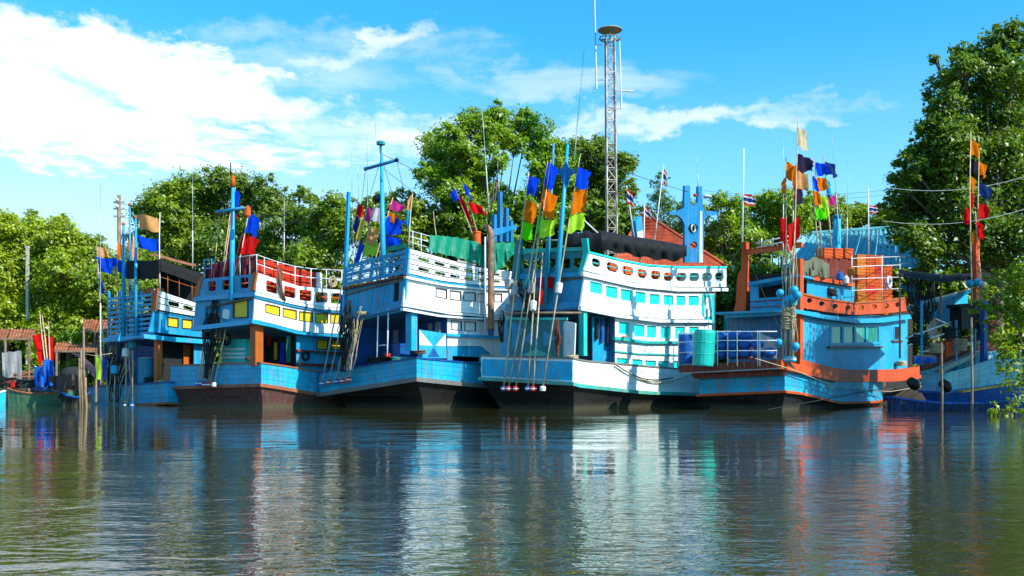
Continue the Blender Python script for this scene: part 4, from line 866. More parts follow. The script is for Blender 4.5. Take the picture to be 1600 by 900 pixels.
marker('marker pole with pink-orange and large blue flags right of the cross mast', b.T(535, 594, ST3), b.T(614, 308, .5), [(.985, .64, .42, 'pink', .7), (.92, .60, .4, 'orange', .7), (.90, .9, .8, 'blue', .5), (.80, .9, .5, 'blue', .4)], None, 'red_plastic', group=g3)
marker('short marker pole with bare top near the stern post of the blue and white boat', b.T(545, 592, ST3), b.T(577, 372, .5), [], .34, 'red_plastic', group=g3, fmat=BLKP)
g3b = 'signal poles on the upper deck of the blue and white boat'
for lab, u0, v0, u1, v1, fl in [('pole with pale cloth and small blue flag behind the blue stern rail', 638, 395, 645, 302, [(.98, -.22, .7, 'peach', .3), (.72, -.2, .8, 'cyan', .3)]), ('leaning pole with crimson flag over the green tarpaulin', 745, 385, 709, 290, [(.95, -.25, .5, 'blue', .8), (.86, .5, 1.2, 'crimson', .9)]), ('leaning pole with blue streamer and red pennant over the green tarpaulin', 752, 388, 722, 285, [(.98, .35, .5, 'blue', 1.2), (.72, .75, .5, 'red', .6)]), ('bare bamboo pole left of the crimson flag over the green tarpaulin', 684, 385, 677, 330, [])]:
    marker(lab, b.S(u0, v0, 1.0), b.S(u1, v1, 1.2), fl, group=g3b, name='signal_pole', r=.03)
m = MB(); p = b.S(745, 385, .9); m.lathe(p, [(.13, 0), (.2, .05), (.19, .6), (.22, .66), (.2, .7)], 12); tag(m.build('orange_bucket', OCRT), 'orange bucket on the upper deck above the green tarpaulin', 'bucket')
for i, (u, v) in enumerate([(557, 160), (571, 150), (548, 235)]): whip(['tall white whip antenna left of the cross mast, the nearest to it', 'tall thin whip antenna reaching highest left of the cross mast', 'shortest whip antenna left of the cross mast'][i], b.T(u + 4, 400, X0 + 1), b.T(u + (2 if i < 2 else 1), v + (70 if i == 0 else 0), X0 + 1), .02)
rope_heap('rope_coil', 'tangle of tan rope hanging from the stern eave of the blue and white boat', b.T(566, 492, X0 - .25), .3, ROPE, 8, 12)
rope_heap('rope_coil', 'heap of tan rope on the stern bulwark at the blue boat\'s left corner', b.T(540, 572, .15), .3, ROPE, 9, 10)
rope_heap('net_heap', 'brown net heap at the foot of the square blue pillar', b.T(655, 553, .4), .32, NETB, 10, 10)
net_bundle('black nets and lines hanging at the left stern corner of the blue boat', lambda u, v, d_: b.T(u, v, X0 - .4 + d_), [(545, 470, 4), (543, 495, 9), (541, 515, 12), (540, 530, 8), (538, 560, 4), (536, 580, 3)], .2, DROPE, 5, 30)
net_bundle('tan ropes hanging in a bunch at the left stern corner of the blue boat', lambda u, v, d_: b.T(u, v, X0 - .5 + d_), [(566, 478, 5), (560, 500, 9), (556, 530, 6), (552, 560, 9), (548, 578, 5)], .12, ROPE, 6, 9, .017)
b.wall('port_side_wall', 'S', 4.3, [(560, 490), (640, 505), (640, 580), (545, 580)], [], .05, DBLUE)

# rigging and clutter of the two middle boats
stays(b3, [(b3.T(596, 245, 1.9), b3.S(640, 388, .3)), (b3.T(596, 245, 1.9), b3.T(545, 412, 1.0)), (b3.T(597, 262, 1.9), b3.S(760, 380, .8)), (b3.T(596, 240, 1.9), b3.S(790, 330, 2.2)), (b3.T(571, 264, 1.9), b3.T(552, 420, 1.0)), (b3.T(620, 250, 1.9), b3.S(655, 395, .3))])
stays(b4, [(b4.T(887, 230, 1.2), b4.S(1075, 300, 1.6)), (b4.T(887, 235, 1.2), b4.S(940, 400, .3)), (b4.T(865, 228, 1.2), b4.T(806, 392, 1.2)), (b4.T(865, 240, 1.2), b4.T(830, 470, .8)), (b4.S(1091, 300, 1.6), b4.S(1135, 417, .3)), (b4.S(1046, 333, 1.6), b4.S(1020, 414, .4)), (b4.S(1122, 333, 1.6), b4.S(1135, 440, .3))])
basket('round tan basket on the stern deck of the blue and white boat', b3.P(1.3, 2.4, b3.ztop(1) - .5), .38, .5, ROPE)
rope_heap('net_heap', 'dark net heap on the stern deck of the blue and white boat', b3.P(.9, 3.4, b3.ztop(1) - .45), .7, DROPE, 71, 22, flat=.9)
rope_heap('net_heap', 'teal net heap behind the stern bulwark of the blue and white boat', b3.P(.7, 1.6, b3.ztop(.7) - .25), .55, GTEAL, 72, 20, flat=.7)
rope_heap('rope_coil', 'rope coil hung on the green rail of the white boat', b4.S(976, 528, .05), .16, ROPE, 73, 6)
for i, (u, v, mt, lab) in enumerate([(790, 432, FOAM, 'white bucket between the exhaust pipe and the teal corner post'), (795, 445, GREYT, 'grey sack between the exhaust pipe and the teal corner post')]):
    m = MB(); m.lathe(b4.T(u, v, .6), [(.16, -.2), (.2, 0), (.21, .22), (.17, .24)], 12); tag(m.build('bucket', mt), lab, 'bucket')
# ================================================================== boat 2: yellow windows, brown bottom
b = b2 = Boat('fishing_boat', 'blue and white fishing boat with yellow windows and brown bottom', 408, 43.6, 50, 16)
b.hull([(267, 572), (408, 568)], [(440, 572), (464, 576), (497, 582), (540, 587)], [(267, 604), (408, 599)], [(430, 602), (486, 612), (540, 618)], .15, HBLUE, RUSTW, RUSTW, BROWNH, tuck=(.35, .35))
c = .22; X0 = b.loc(b.S(400, 456, c))[0]; Wd = 4.0; hz = -.25
bt_ = [(401, 426), (432, 436), (467, 447), (504, 451), (545, 454)]; bb_ = [(400, 456), (460, 471), (507, 479), (545, 480)]
op = [quad(416, 434, 437, 443, 455, 460), quad(444, 462, 446, 450, 463, 467), quad(468, 487, 452, 454, 469, 471), quad(493, 512, 456, 457, 472, 473), quad(517, 534, 458, 458, 474, 475)]
def soften(q, r=2.2):
    out = []
    for i in range(4):
        p, a, z = Vector(q[i]), Vector(q[i - 1]), Vector(q[(i + 1) % 4]); out += [tuple(p + (a - p).normalized() * r), tuple(p + ((a - p).normalized() + (z - p).normalized()) * r * .3), tuple(p + (z - p).normalized() * r)]
    return out
b.wall('balustrade', 'S', c - .07, bt_ + bb_[::-1], [soften(q) for q in op], .09, WHITE)
b.tube('hand_rail', [b.S(u, v, c + .06) for u, v in [(402, 442), (432, 449), (467, 459), (507, 465), (545, 466)]], .045, OCRT)
b.band('upper_ledge', 'S', c - .14, [(399, 457), (460, 472), (507, 480), (545, 481)], [(399, 461), (460, 476), (507, 484.5), (545, 485.5)], .16, WHITE)
b.band('blue_stripe', 'S', c - .08, [(399, 461.5), (460, 476.5), (507, 485), (545, 486)], [(399, 465), (460, 480), (507, 488), (545, 489)], .1, BLUE)
tw = [(398, 465), (460, 480), (507, 488.5), (545, 489.5)]; bw = [(396, 499), (427, 506), (464, 516), (493, 520), (545, 522)]
wn = [quad(416, 437, 475, 480, 487, 493), quad(443, 463, 481.5, 485.5, 494, 499), quad(468.5, 488, 487, 489, 500, 503), quad(494, 512, 490, 490.5, 503.5, 504), quad(517, 534, 491, 491, 504, 504)]
b.wall('upper_cabin_wall', 'S', c, tw + bw[::-1], wn, .09, WHITE)
for q in wn: b.window('S', c, q, .9, None, FRAMEB, YEL, .03, 'window', 'shutter')
b.band('eave', 'S', c - .3, [(394, 500), (427, 507), (464, 517), (493, 521), (545, 523)], [(394, 505), (427, 511.5), (464, 521.5), (493, 525.5), (545, 527.5)], .34, LBPLA)
sto = [quad(325, 337, 440, 439, 455, 454), quad(347, 360, 438, 437, 453, 452), quad(375, 388, 434, 433, 451, 450)]
b.wall('stern_balustrade', 'T', X0 - .05, [(316, 436), (396, 428), (395, 456), (308, 464)], [soften(q) for q in sto], .08, BLUE)
b.wall('stern_trim', 'T', X0 - .1, [(312, 433), (316, 433), (309, 462), (304, 462)], [], .1, ORG); b.wall('stern_trim', 'T', X0 - .12, [(395, 426), (401, 425), (396, 453), (390, 454)], [], .1, ORG)
b.tube('stern_hand_rail', [b.T(318, 448, X0 + .1), b.T(394, 442, X0 + .1)], .045, OCRT)
b.wall('stern_ledge', 'T', X0 - .14, [(302, 464), (398, 456), (398, 463), (302, 471)], [], .2, LBPLA)
b.wall('stern_wall', 'T', X0 + .05, [(306, 470), (397, 462), (396, 500), (302, 510)], [quad(365, 386, 469, 467.5, 496, 495)], .08, BLUE)
b.window('T', X0 + .05, quad(365, 386, 469, 467.5, 496, 495), 1.5, None, FRAMEB, YEL, .03, 'window', 'shutter')
b.wall('stern_eave', 'T', X0 - .3, [(298, 510), (394, 499), (394, 506), (298, 517)], [], .4, LBPLA)
top3 = [b.S(u, v - 2, c) for u, v in tw]; bot3 = [b.S(u, v + 4, c) for u, v in bw]
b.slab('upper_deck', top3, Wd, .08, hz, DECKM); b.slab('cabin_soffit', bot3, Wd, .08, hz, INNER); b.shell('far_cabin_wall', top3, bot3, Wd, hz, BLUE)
b.post('pillar', b.S(401, 507, c + .25), b.S(401, 572, c + .25), .42, ORG)
lw = [quad(496, 512, 532, 532, 545, 545), quad(519, 534, 533, 533, 546, 546)]
b.wall('lower_cabin_wall', 'S', c + .15, [(463, 520), (493, 524), (545, 526), (545, 590), (463, 580)], lw, .09, BLUE)
for q in lw: b.window('S', c + .15, q, 1.0, None, FRAMEB, YEL, .03, 'window', 'shutter')
b.band('wall_rail', 'S', c, [(465, 546), (527, 550), (545, 551)], [(465, 549), (527, 553), (545, 554)], .15, MAROON); b.band('bench', 'S', c + .02, [(466, 567), (524, 569)], [(466, 571), (524, 573)], .16, MAROON)
p_ = [b.S(463, 515, c + .15), b.S(545, 522, c + .15)]; q_ = [b.S(463, 580, c + .15), b.S(545, 590, c + .15)]; b.shell('far_lower_wall', p_, q_, Wd - .3, hz, INNER)
m = MB(); A_ = [p_[0], q_[0]]; m.sheet([A_, [x + b.l * (Wd - .3) + Vector((0, 0, hz)) for x in A_]]); m.build('lower_stern_bulkhead', DARKIN, b.root)
m = MB(); m.torus(b.S(478, 556, c), b.l, .19, .06); tag(m.build('hanging_tyre', BLKP, smooth=True), 'small black tyre hung under the cabin rail of the yellow-windowed boat', 'tyre')
xb = b.loc(p_[0])[0] - .5
for i, (u, w_, v0, v1, col, lab) in enumerate([(418, 5, 514, 540, 'red', 'red shirt hung in the doorway of the yellow-windowed boat'), (428, 5, 535, 562, 'yellow', 'mustard cloth hung low in the doorway of the yellow-windowed boat'), (438, 6, 535, 568, 'blue', 'blue cloth hung in the doorway of the yellow-windowed boat'), (447, 7, 525, 566, 'green', 'dark green cloth hung at the right of the doorway of the yellow-windowed boat')]):
    m = MB(); m.sheet([[b.T(u + k * w_ * .33, v0 + (v1 - v0) * t, xb + .08 * math.sin(k * 2 + t * 3 + i)) for k in range(4)] for t in (0, .3, .6, 1)]); tag(m.build('garment', GTARP if col == 'green' else FL[col], smooth=True), lab, 'garment', 'clothes in the yellow-windowed boat')
ib = thing('ice_box', 'teal ice box with white stripes on the stern of the yellow-windowed boat', 'box', b.T(365, 568, .5))
def boxT(b, name, u0, u1, v0, v1, x0, dep, mat, parent): return b.wall(name, 'T', x0, [(u0, v0), (u1, v0), (u1, v1), (u0, v1)], [], dep, mat, parent)
def wall_in(b, *a): return boxT(b, *a)
boxT(b, 'body', 346, 383, 534, 570, .45, .9, TEAL, ib); boxT(b, 'lid', 345, 384, 530, 534, .42, .96, TPLA, ib)
for v in (544, 551, 557): boxT(b, 'stripe', 346, 383, v, v + 3, .43, .02, FOAM, ib)
rope_heap('net_heap', 'orange-brown net heap between the ice box and the orange pillar', b.T(391, 562, .5), .25, NETB, 21, 10)
for u in (401, 413, 434, 461, 486, 510, 534): b.tube('rail_post', [b.S(u, lerp(bt_, u) + 4, c + .02), b.S(u, lerp([(401, 398), (459, 416), (487, 420), (545, 423)], u), c + .02)], .024, WMET)
b.tube('rail', [b.S(u, v, c + .02) for u, v in ((401, 398), (430, 408), (459, 416), (487, 420), (545, 423))], .024, WMET); b.tube('rail', [b.S(u, v + 14, c + .02) for u, v in ((401, 398), (430, 408), (459, 416), (487, 420), (545, 423))], .02, WMET)
for u in (375, 390): b.tube('rail_post', [b.T(u, 432, X0 + .05), b.T(u, 400, X0 + .05)], .024, WMET)
b.tube('rail', [b.T(372, 402, X0 + .05), b.T(401, 398, X0 + .05)], .024, WMET)
m = MB()
for pp in (((319, 437), (319, 406)), ((331, 436), (331, 405)), ((319, 406), (331, 405)), ((319, 420), (331, 419))): m.beam(b.T(*pp[0], X0 + .3), b.T(*pp[1], X0 + .3), .05, .05)
m.build('ladder', BLUE, b.root)
# red crates stacked behind the rail
k = 0
pos = ['leftmost', 'second', 'third', 'fourth', 'rightmost']
for i, u in enumerate((409, 426, 443, 460, 477)):
    base = b.S(u, lerp(bb_, u), c + .62)
    for j in range(3):
        crate(f'red fish crate behind the white rail, {pos[i]} column, {["bottom", "middle", "top"][j]} row', base + Vector((0, 0, .25 + j * .5)), b.rz, RCRT, (.92, .6, .5), 'red crates on the yellow-windowed boat')
tarp('maroon tarpaulin heaped behind the stern rail of the yellow-windowed boat', [(320, 416), (360, 404), (398, 400)], [(320, 460), (360, 456), (398, 452)], b.T, X0 + .45, plain('maroon_tarp', (.16, .008, .014), .6, scale=3, bump=.5), n=24, amp=.3)
m = MB(); m.lathe(b.S(498, 455, c + .3), [(.16, 0), (.16, .85), (.12, .9)], 12); tag(m.build('white_canister', FOAM), 'cream canister at the right end of the red crates', 'canister')
m = MB(); m.torus(b.S(520, 440, c - .02), b.l, .24, .04); m.torus(b.S(520, 440, c - .02), b.l, .13, .04); tag(m.build('rope_ring', ROPE, smooth=True), 'coiled rope ring hung on the white rail near the blue stern post', 'rope')
m = MB(); m.tube([b.S(u, v, c - .2) for u, v in ((434, 414), (437, 435), (440, 455), (446, 470))], [.05, .1, .09, .05], 6); m.tube([b.S(u, v, c - .18) for u, v in ((433, 416), (442, 428), (436, 452), (442, 468))], .04, 6); tag(m.build('rope_bundle', NETB, smooth=True), 'brown rope bundle hung over the balustrade of the yellow-windowed boat', 'rope')
mast(b, 'mast', b.T(362, 470, X0 - .1), b.T(364, 290, X0 + .3), .14, LBPLA); mast(b, 'mast_cap', b.T(364, 292, X0 + .3), b.T(364, 274, X0 + .3), .14, OCRT)
b.tube('yard', [b.T(338, 331, X0 + .1), b.T(382, 325, X0 + .1)], .075, BLUE); m = MB(); m.lathe(b.T(387, 330, X0 + .1), [(.06, -.3), (.14, -.2), (.14, .15), (.05, .25)], 10); m.build('yard_lamp', OCRT, b.root)
whip('dark whip antenna topping the orange-capped mast of the yellow-windowed boat', b.T(361, 276, X0 + .3), b.T(359, 222, X0 + .3), .03, BLKP)
g2 = 'marker poles on the stern of the yellow-windowed boat'; ST = -.28
marker('leftmost marker pole without flags on the yellow-windowed boat', b.T(310, 598, ST), b.T(343, 340, .5), [], .33, 'blue_plastic', group=g2, fmat=BLKP)
marker('marker pole with red and crimson flags beside the mast of the yellow-windowed boat', b.T(320, 600, ST), b.T(362, 318, .5), [(.97, .28, .75, 'red', .6), (.83, .30, .75, 'crimson', .7), (.70, .34, 1.1, 'cyan', .5)], .34, 'red_plastic', group=g2, fmat=BLKP)
marker('marker pole with long red streamers low on the mast of the yellow-windowed boat', b.T(328, 600, ST), b.T(378, 365, .5), [(.99, .5, .9, 'red', .8), (.82, .45, .9, 'crimson', .6)], .40, 'red_plastic', group=g2)
marker('marker pole with the big blue and red flags right of the mast', b.T(335, 600, ST), b.T(389, 330, .5), [(.99, .58, .9, 'blue', .7), (.87, .66, .95, 'red', .35)], .405, 'white_foam_float', group=g2, fsize=.27)
marker('short flagless marker pole second from the left on the yellow-windowed boat', b.T(315, 598, ST), b.T(333, 420, .5), [], .42, 'blue_plastic', group=g2, fmat=BLKP)
marker('marker pole with a blue flag high on the orange-capped mast', b.T(325, 600, ST), b.T(368, 292, .5), [(.985, .26, .8, 'blue', .5)], None, 'blue_plastic', group=g2)
net_bundle('dark nets and lines hanging in front of the ice box', lambda u, v, d_: b.T(u, v, -.2 + d_), [(336, 470, 5), (333, 490, 9), (333, 515, 14), (331, 540, 12), (326, 565, 6), (322, 590, 3)], .2, DROPE, 12, 36)
m = MB(); m.torus(b.T(354, 530, .1), b.f, .24, .09); tag(m.build('hanging_tyre', BLKP, smooth=True), 'grey tyre hung left of the teal ice box', 'tyre')

# ================================================================== boat 1: leftmost large boat with slatted stern
b = b1 = Boat('fishing_boat', 'blue fishing boat with slatted stern and black awning, leftmost of the large boats', 262, 48, 50, 14)
b.hull([(138, 606), (262, 598)], [(290, 600), (330, 604)], [(138, 635), (262, 628)], [(290, 630), (330, 633)], .12, HBLUE, RUSTW, DBLUE, TAR, tuck=(.5, .5))
c = 1.2; X0 = b.loc(b.S(243, 470, c))[0]; Wd = 3.1; hz = -.2
wbt = [(245, 451), (275, 463), (309, 474), (330, 478)]; wbb = [(238, 483), (275, 490), (305, 495), (330, 497)]
for k in range(3):
    A_ = [(u, lerp(wbt, u) * (1 - k / 3) + lerp(wbb, u) * k / 3 + .4) for u in (241, 275, 305, 330)]; B_ = [(u, lerp(wbt, u) * (2 - k) / 3 + lerp(wbb, u) * (k + 1) / 3 - 1.2) for u in (241, 275, 305, 330)]
    hs = [rrect(263, lerp(A_, 263) + 1, 280, lerp(B_, 263) - .5, 2, 4), rrect(286, lerp(A_, 286) + 1, 302, lerp(B_, 286) - .5, 2, 4)] if k == 1 else []
    b.wall('board', 'S', c - .05, A_ + B_[::-1], hs, .06, WHITE)
b.post('board_post', b.S(258, 458, c + .05), b.S(254, 486, c + .05), .09, ORG); b.wall('stern_trim', 'T', X0 - .1, [(238, 455), (246, 450), (243, 484), (236, 486)], [], .1, ORG)
wn = [quad(263, 278, 496, 498, 509, 511), quad(286, 300, 499, 501, 512, 513)]
b.wall('upper_cabin_wall', 'S', c, [(240, 485), (305, 497), (330, 499), (330, 528), (305, 526), (232, 518)], wn, .09, BLUE)
for q in wn: b.window('S', c, q, 1.4, None, FRAMEB, YEL, .03, 'window', 'shutter')
b.band('eave', 'S', c - .35, [(225, 522), (275, 527), (330, 531)], [(220, 528), (275, 534), (330, 538)], .4, HBLUE)
for k in range(9):
    v = 462 + k * 7.4; b.wall('slat', 'T', X0, [(168, v + 3), (241, v - 4), (241, v), (168, v + 7)], [], .05, BLUE)
for u in (170, 188, 205, 222, 239): b.post('slat_post', b.T(u, 455, X0 + .1), b.T(u, 532, X0 + .1), .12, LBPLA if u == 188 else BLUE)
b.wall('stern_eave', 'T', X0 - .25, [(162, 528), (240, 523), (240, 529), (160, 535)], [], .3, HBLUE)
bot3 = [b.S(u, v, c) for u, v in ((232, 524), (275, 530), (330, 535))]; top3 = [b.S(u, v, c) for u, v in ((243, 486), (305, 498), (330, 500))]
b.slab('upper_deck', top3, Wd, .08, hz, DECKM); b.slab('cabin_soffit', bot3, Wd, .08, hz, INNER); b.shell('far_cabin_wall', top3, bot3, Wd, hz, BLUE)
b.post('pillar', b.S(247, 528, c + .1), b.S(247, 606, c + .1), .3, ORG)
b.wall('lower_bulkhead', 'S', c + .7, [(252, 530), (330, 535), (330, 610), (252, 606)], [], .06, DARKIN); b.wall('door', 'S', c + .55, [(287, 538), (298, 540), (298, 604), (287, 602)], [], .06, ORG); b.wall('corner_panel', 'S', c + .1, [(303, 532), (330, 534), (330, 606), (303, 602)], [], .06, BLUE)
m = MB(); A_ = [b.T(170, 532, X0 + 1.6), b.T(170, 606, X0 + 1.6)]; B_ = [b.T(268, 528, X0 + 1.6), b.T(268, 606, X0 + 1.6)]; m.sheet([A_, B_]); m.build('lower_stern_bulkhead', DBLUE, b.root)
drum('blue water tank with white stripes beside the orange pillar of the leftmost large boat', b.T(228, 599, .9), .42, 1.35, HBLUE, 'water_tank', lid=FOAM)
for i, u in enumerate((248, 262, 280, 300)): b.tube('awning_post', [b.S(u, lerp(wbt, u) + 4, c + .1), b.S(u, lerp([(248, 408), (314, 432)], u), c + .1)], .028, ORG)
b.tube('awning_rail', [b.S(248, 432, c + .1), b.S(312, 452, c + .1)], .02, ORG); b.tube('awning_rail', [b.S(248, 420, c + .1), b.S(312, 441, c + .1)], .02, ORG)
rows = []
for k in range(6): rows.append([b.S(u, lerp([(248, 403), (318, 428)], u) + (0, 0, 1, 8, 14, 19)[k], c + (3.1, 1.2, -.05, -.1, -.08, -.1)[k]) for u in np.linspace(247, 318, 10)])
m = MB(); m.sheet(rows); tag(m.build('awning', TARP, smooth=True, fix=False), 'black awning over the upper deck of the leftmost large boat', 'awning')
m = MB(); m.sheet([[b.S(u, lerp([(243, 400), (300, 416)], u) + d_, c + y_) for u in np.linspace(236, 306, 8)] for d_, y_ in ((-2, 3.0), (-4, 1.6), (0, .1))]); tag(m.build('red_roof_sheet', TIN, smooth=True, fix=False), 'rust-red sheet lying on top of the leftmost black awning', 'roof sheet')
m = MB(); m.sheet([[b.T(u, v, X0 + .1) for u in np.linspace(198, 248, 6)] for v in (407, 420, 436)]); tag(m.build('awning_curtain', TARP, smooth=True), 'black curtain closing the stern end of the leftmost awning', 'curtain')
b.wall('awning_shade_back', 'S', c + 2.6, [(250, 412), (330, 436), (330, 480), (250, 470)], [], .03, TARP)  # dark sheet added so the shaded space under the awning reads dark
b.wall('deck_gear', 'T', X0 + .6, [(205, 455), (243, 450), (243, 460), (205, 465)], [], .5, ORG)
mast(b, 'mast', b.T(193, 535, X0 - .1), b.T(193, 352, X0 + .1), .12, BLUE); mast(b, 'mast', b.T(213, 528, X0 - .1), b.T(212, 342, X0 + .1), .11, LBPLA); mast(b, 'mast', b.T(203, 470, X0 + .4), b.T(203, 322, X0 + .4), .08, BLUE)
for u, v in ((193, 350), (212, 340), (203, 320)): m = MB(); m.ball(b.T(u, v, X0 + .15), .1); m.build('mast_cap', RUSTW, b.root, smooth=True)
g1 = 'marker poles on the stern of the leftmost large boat'
marker('leftmost marker pole with a faded orange and a blue flag on the leftmost large boat', b.T(170, 636, -.3), b.T(151, 378, .5), [(.97, .42, .55, 'peach', .2), (.86, .55, .35, 'blue', .2), (.78, .16, .7, 'blue', .6)], .25, 'blue_plastic', group=g1, fmat=LBPLA, fsize=.2)
marker('marker pole with orange pennant over the wide blue flag of the leftmost large boat', b.T(178, 636, -.3), b.T(183, 378, .5), [(.99, .2, .65, 'orange', .3), (.90, -.75, .4, 'blue', .1), (.89, .4, .6, 'blue', .5)], .22, 'red_plastic', group=g1, fmat=LBPLA, fsize=.2)
marker('marker pole with orange pennant before the blue masts of the leftmost large boat', b.T(196, 634, -.3), b.T(199, 372, .5), [(.99, .28, .9, 'orange', .4), (.87, .42, .6, 'blue', .6)], .31, 'white_foam_float', group=g1, fmat=FOAM, fsize=.2)
marker('marker pole with a peach pennant and blue flag, rightmost on the leftmost large boat', b.T(207, 632, -.3), b.T(208, 365, .5), [(.99, .18, 1.1, 'peach', .5), (.86, .2, .6, 'blue', .5)], .34, 'blue_plastic', group=g1, fmat=DTEAL, fsize=.22)
marker('signal pole with big peach flag and blue flag above the black awning', b.T(250, 455, X0 + .3), b.T(250, 332, X0 + .3), [(.92, -.72, .6, 'peach', -.3), (.66, -.72, .5, 'blue', -.25)], group=g1, name='signal_pole', pole=WMET)
net_bundle('dark nets hanging at the stern of the leftmost large boat', lambda u, v, d_: b.T(u, v, .1 + d_), [(188, 535, 12), (186, 560, 16), (184, 585, 16), (182, 606, 12), (180, 628, 10)], .25, DROPE, 13, 46)
net_bundle('tan ropes hanging between the poles of the leftmost large boat', lambda u, v, d_: b.T(u, v, d_), [(190, 540, 16), (190, 570, 20), (186, 600, 18), (184, 630, 14)], .2, ROPE, 14, 14)
rope_heap('rope_coil', 'pale rope heap on the stern rail right of the water tank', b.T(250, 598, .3), .3, ROPE, 31)

# ================================================================== boat 5: blue boat with orange-red bulwarks
b = b5 = Boat('fishing_boat', 'blue fishing boat with orange-red bulwark, balustrade and gallows', 1226, 39.5, 50, 17)
b.hull([(1093, 585), (1226, 578)], [(1250, 582), (1310, 597), (1400, 596), (1465, 588), (1500, 585)], [(1093, 616), (1226, 610)], [(1250, 613), (1310, 628), (1400, 626), (1465, 618)], .10, HBLUE, ORED, ORED, TAR, tuck=(.7, .5), cap=.09)
b.wall('stern_gallery', 'T', -.75, [(1060, 571), (1219, 562), (1219, 575), (1061, 583)], [], .5, MAROON)
b.wall('gallery_edge', 'T', -.8, [(1060, 582.5), (1219, 574.5), (1219, 576.5), (1060, 584.5)], [], .06, GREYT)
b.wall('gallery_beam', 'T', -.3, [(1078, 583), (1224, 577), (1224, 586), (1085, 592)], [], .32, MAROON)
b.band('quarter_strake', 'S', -.2, [(1221, 562), (1310, 585)], [(1221, 576), (1310, 597)], .2, ORED)
ot = [(1250, 561), (1300, 574), (1330, 578), (1400, 577), (1465, 569)]; ob = [(1250, 578), (1300, 593), (1330, 597), (1400, 596), (1465, 588)]
b.band('side_bulwark', 'S', .04, ot, ob, .07, ORED)
c = .5
b.wall('lower_cabin_wall', 'S', c, [(1254, 491), (1337, 502), (1400, 501), (1418, 499), (1418, 585), (1254, 578)], [[(1299, 510), (1374, 510), (1374, 535), (1299, 537)], quad(1398, 1407, 511, 511, 530, 530)], .09, BLUE)
wnd = b.wall('window', 'S', c - .03, [(1297, 507.5), (1376, 507.5), (1376, 538), (1297, 540)], [[(1300, 511), (1316, 511), (1316, 535.5), (1300, 536)], [(1319, 511), (1335, 511), (1335, 535), (1319, 535.5)], [(1338, 511), (1353, 511), (1353, 534.5), (1338, 535)], [(1356, 511), (1373, 511), (1373, 534), (1356, 534.5)]], .07, LBPLA)
for u0, u1 in ((1299.5, 1316.5), (1318.5, 1335.5), (1337.5, 1353.5), (1355.5, 1373.5)): b.wall('pane', 'S', c + .02, [(u0, 510.5), (u1, 510.5), (u1, 536), (u0, 536.5)], [], .02, GLASS, wnd)
b.window('S', c, quad(1398, 1407, 511, 511, 530, 530), 1.0, None, LBPLA, DARKIN, .04)
b.band('sill', 'S', c - .12, [(1296, 541), (1380, 541)], [(1296, 544), (1380, 543.5)], .12, MAROON); b.band('sill', 'S', c - .08, [(1395, 532), (1411, 532)], [(1395, 534.5), (1411, 534.5)], .08, MAROON)
et = [(1243, 483), (1290, 492), (1337, 498), (1380, 497), (1424, 491)]; eb = [(1243, 489), (1290, 498.5), (1337, 505), (1380, 504), (1424, 498)]
b.band('eave', 'S', c - .3, et, eb, .4, LBPLA)
e3 = [b.S(u, v, c - .1) for u, v in et]; b.slab('cabin_roof', e3, 3.8, .1, .05, HBLUE)
p_ = [b.S(1254, 490, c), b.S(1418, 497, c)]; q_ = [b.S(1254, 578, c), b.S(1418, 590, c)]; b.shell('far_lower_wall', p_, q_, 3.6, 0, BLUE)
m = MB(); A_ = [p_[0], q_[0]]; m.sheet([A_, [x + b.l * 3.6 for x in A_]]); m.build('lower_stern_bulkhead', INNER, b.root)
ht = [(1256, 459), (1290, 467), (1337, 473), (1380, 470), (1414, 465)]; hb = [(1254, 481), (1290, 487), (1334, 492), (1380, 490), (1417, 486)]
hs = [circ(u, v, 4.3, 10) for u, v in ((1265, 469.5), (1284, 474.5), (1305, 478.5), (1325, 481), (1346, 481), (1366, 479.5), (1385, 478), (1403, 476))]
b.wall('balustrade', 'S', c - .05, ht + hb[::-1], hs, .08, ORED)
b.band('coaming', 'S', c - .1, [(u, v - 1) for u, v in ht], [(u, v + 1.5) for u, v in ht], .18, ORG)
m = MB(); A_, B_ = [b.S(1417, 465, c), b.S(1417, 487, c)], None; m.sheet([A_, [x + b.l * 3.5 for x in A_]]); m.sheet([[x + b.f * .06 for x in A_], [x + b.l * 3.5 + b.f * .06 for x in A_]]); m.build('front_balustrade', ORED, b.root)
b.wall('upper_cabin_wall', 'S', c + .5, [(1258, 438), (1336, 448), (1334, 472), (1256, 460)], [], .08, LBPLA)
b.band('upper_roof_edge', 'S', c + .3, [(1262, 430), (1336, 442)], [(1262, 436), (1336, 448)], .4, ORED)
r3 = [b.S(u, v, c + .5) for u, v in ((1258, 434), (1300, 440), (1336, 444))]; b.slab('upper_roof', r3, 2.4, .08, .05, HBLUE)
bs = [b.S(u, v, c + .5) for u, v in ((1256, 478), (1334, 478))]; b.shell('far_upper_wall', r3[::2], bs, 2.4, 0, HBLUE); m = MB(); A_ = [r3[0], bs[0]]; m.sheet([A_, [x + b.l * 2.4 for x in A_]]); m.build('upper_stern_wall', BLUE, b.root)
b.post('pillar', b.S(1247, 405, c + .1), b.S(1247, 588, c + .1), .36, ORED)
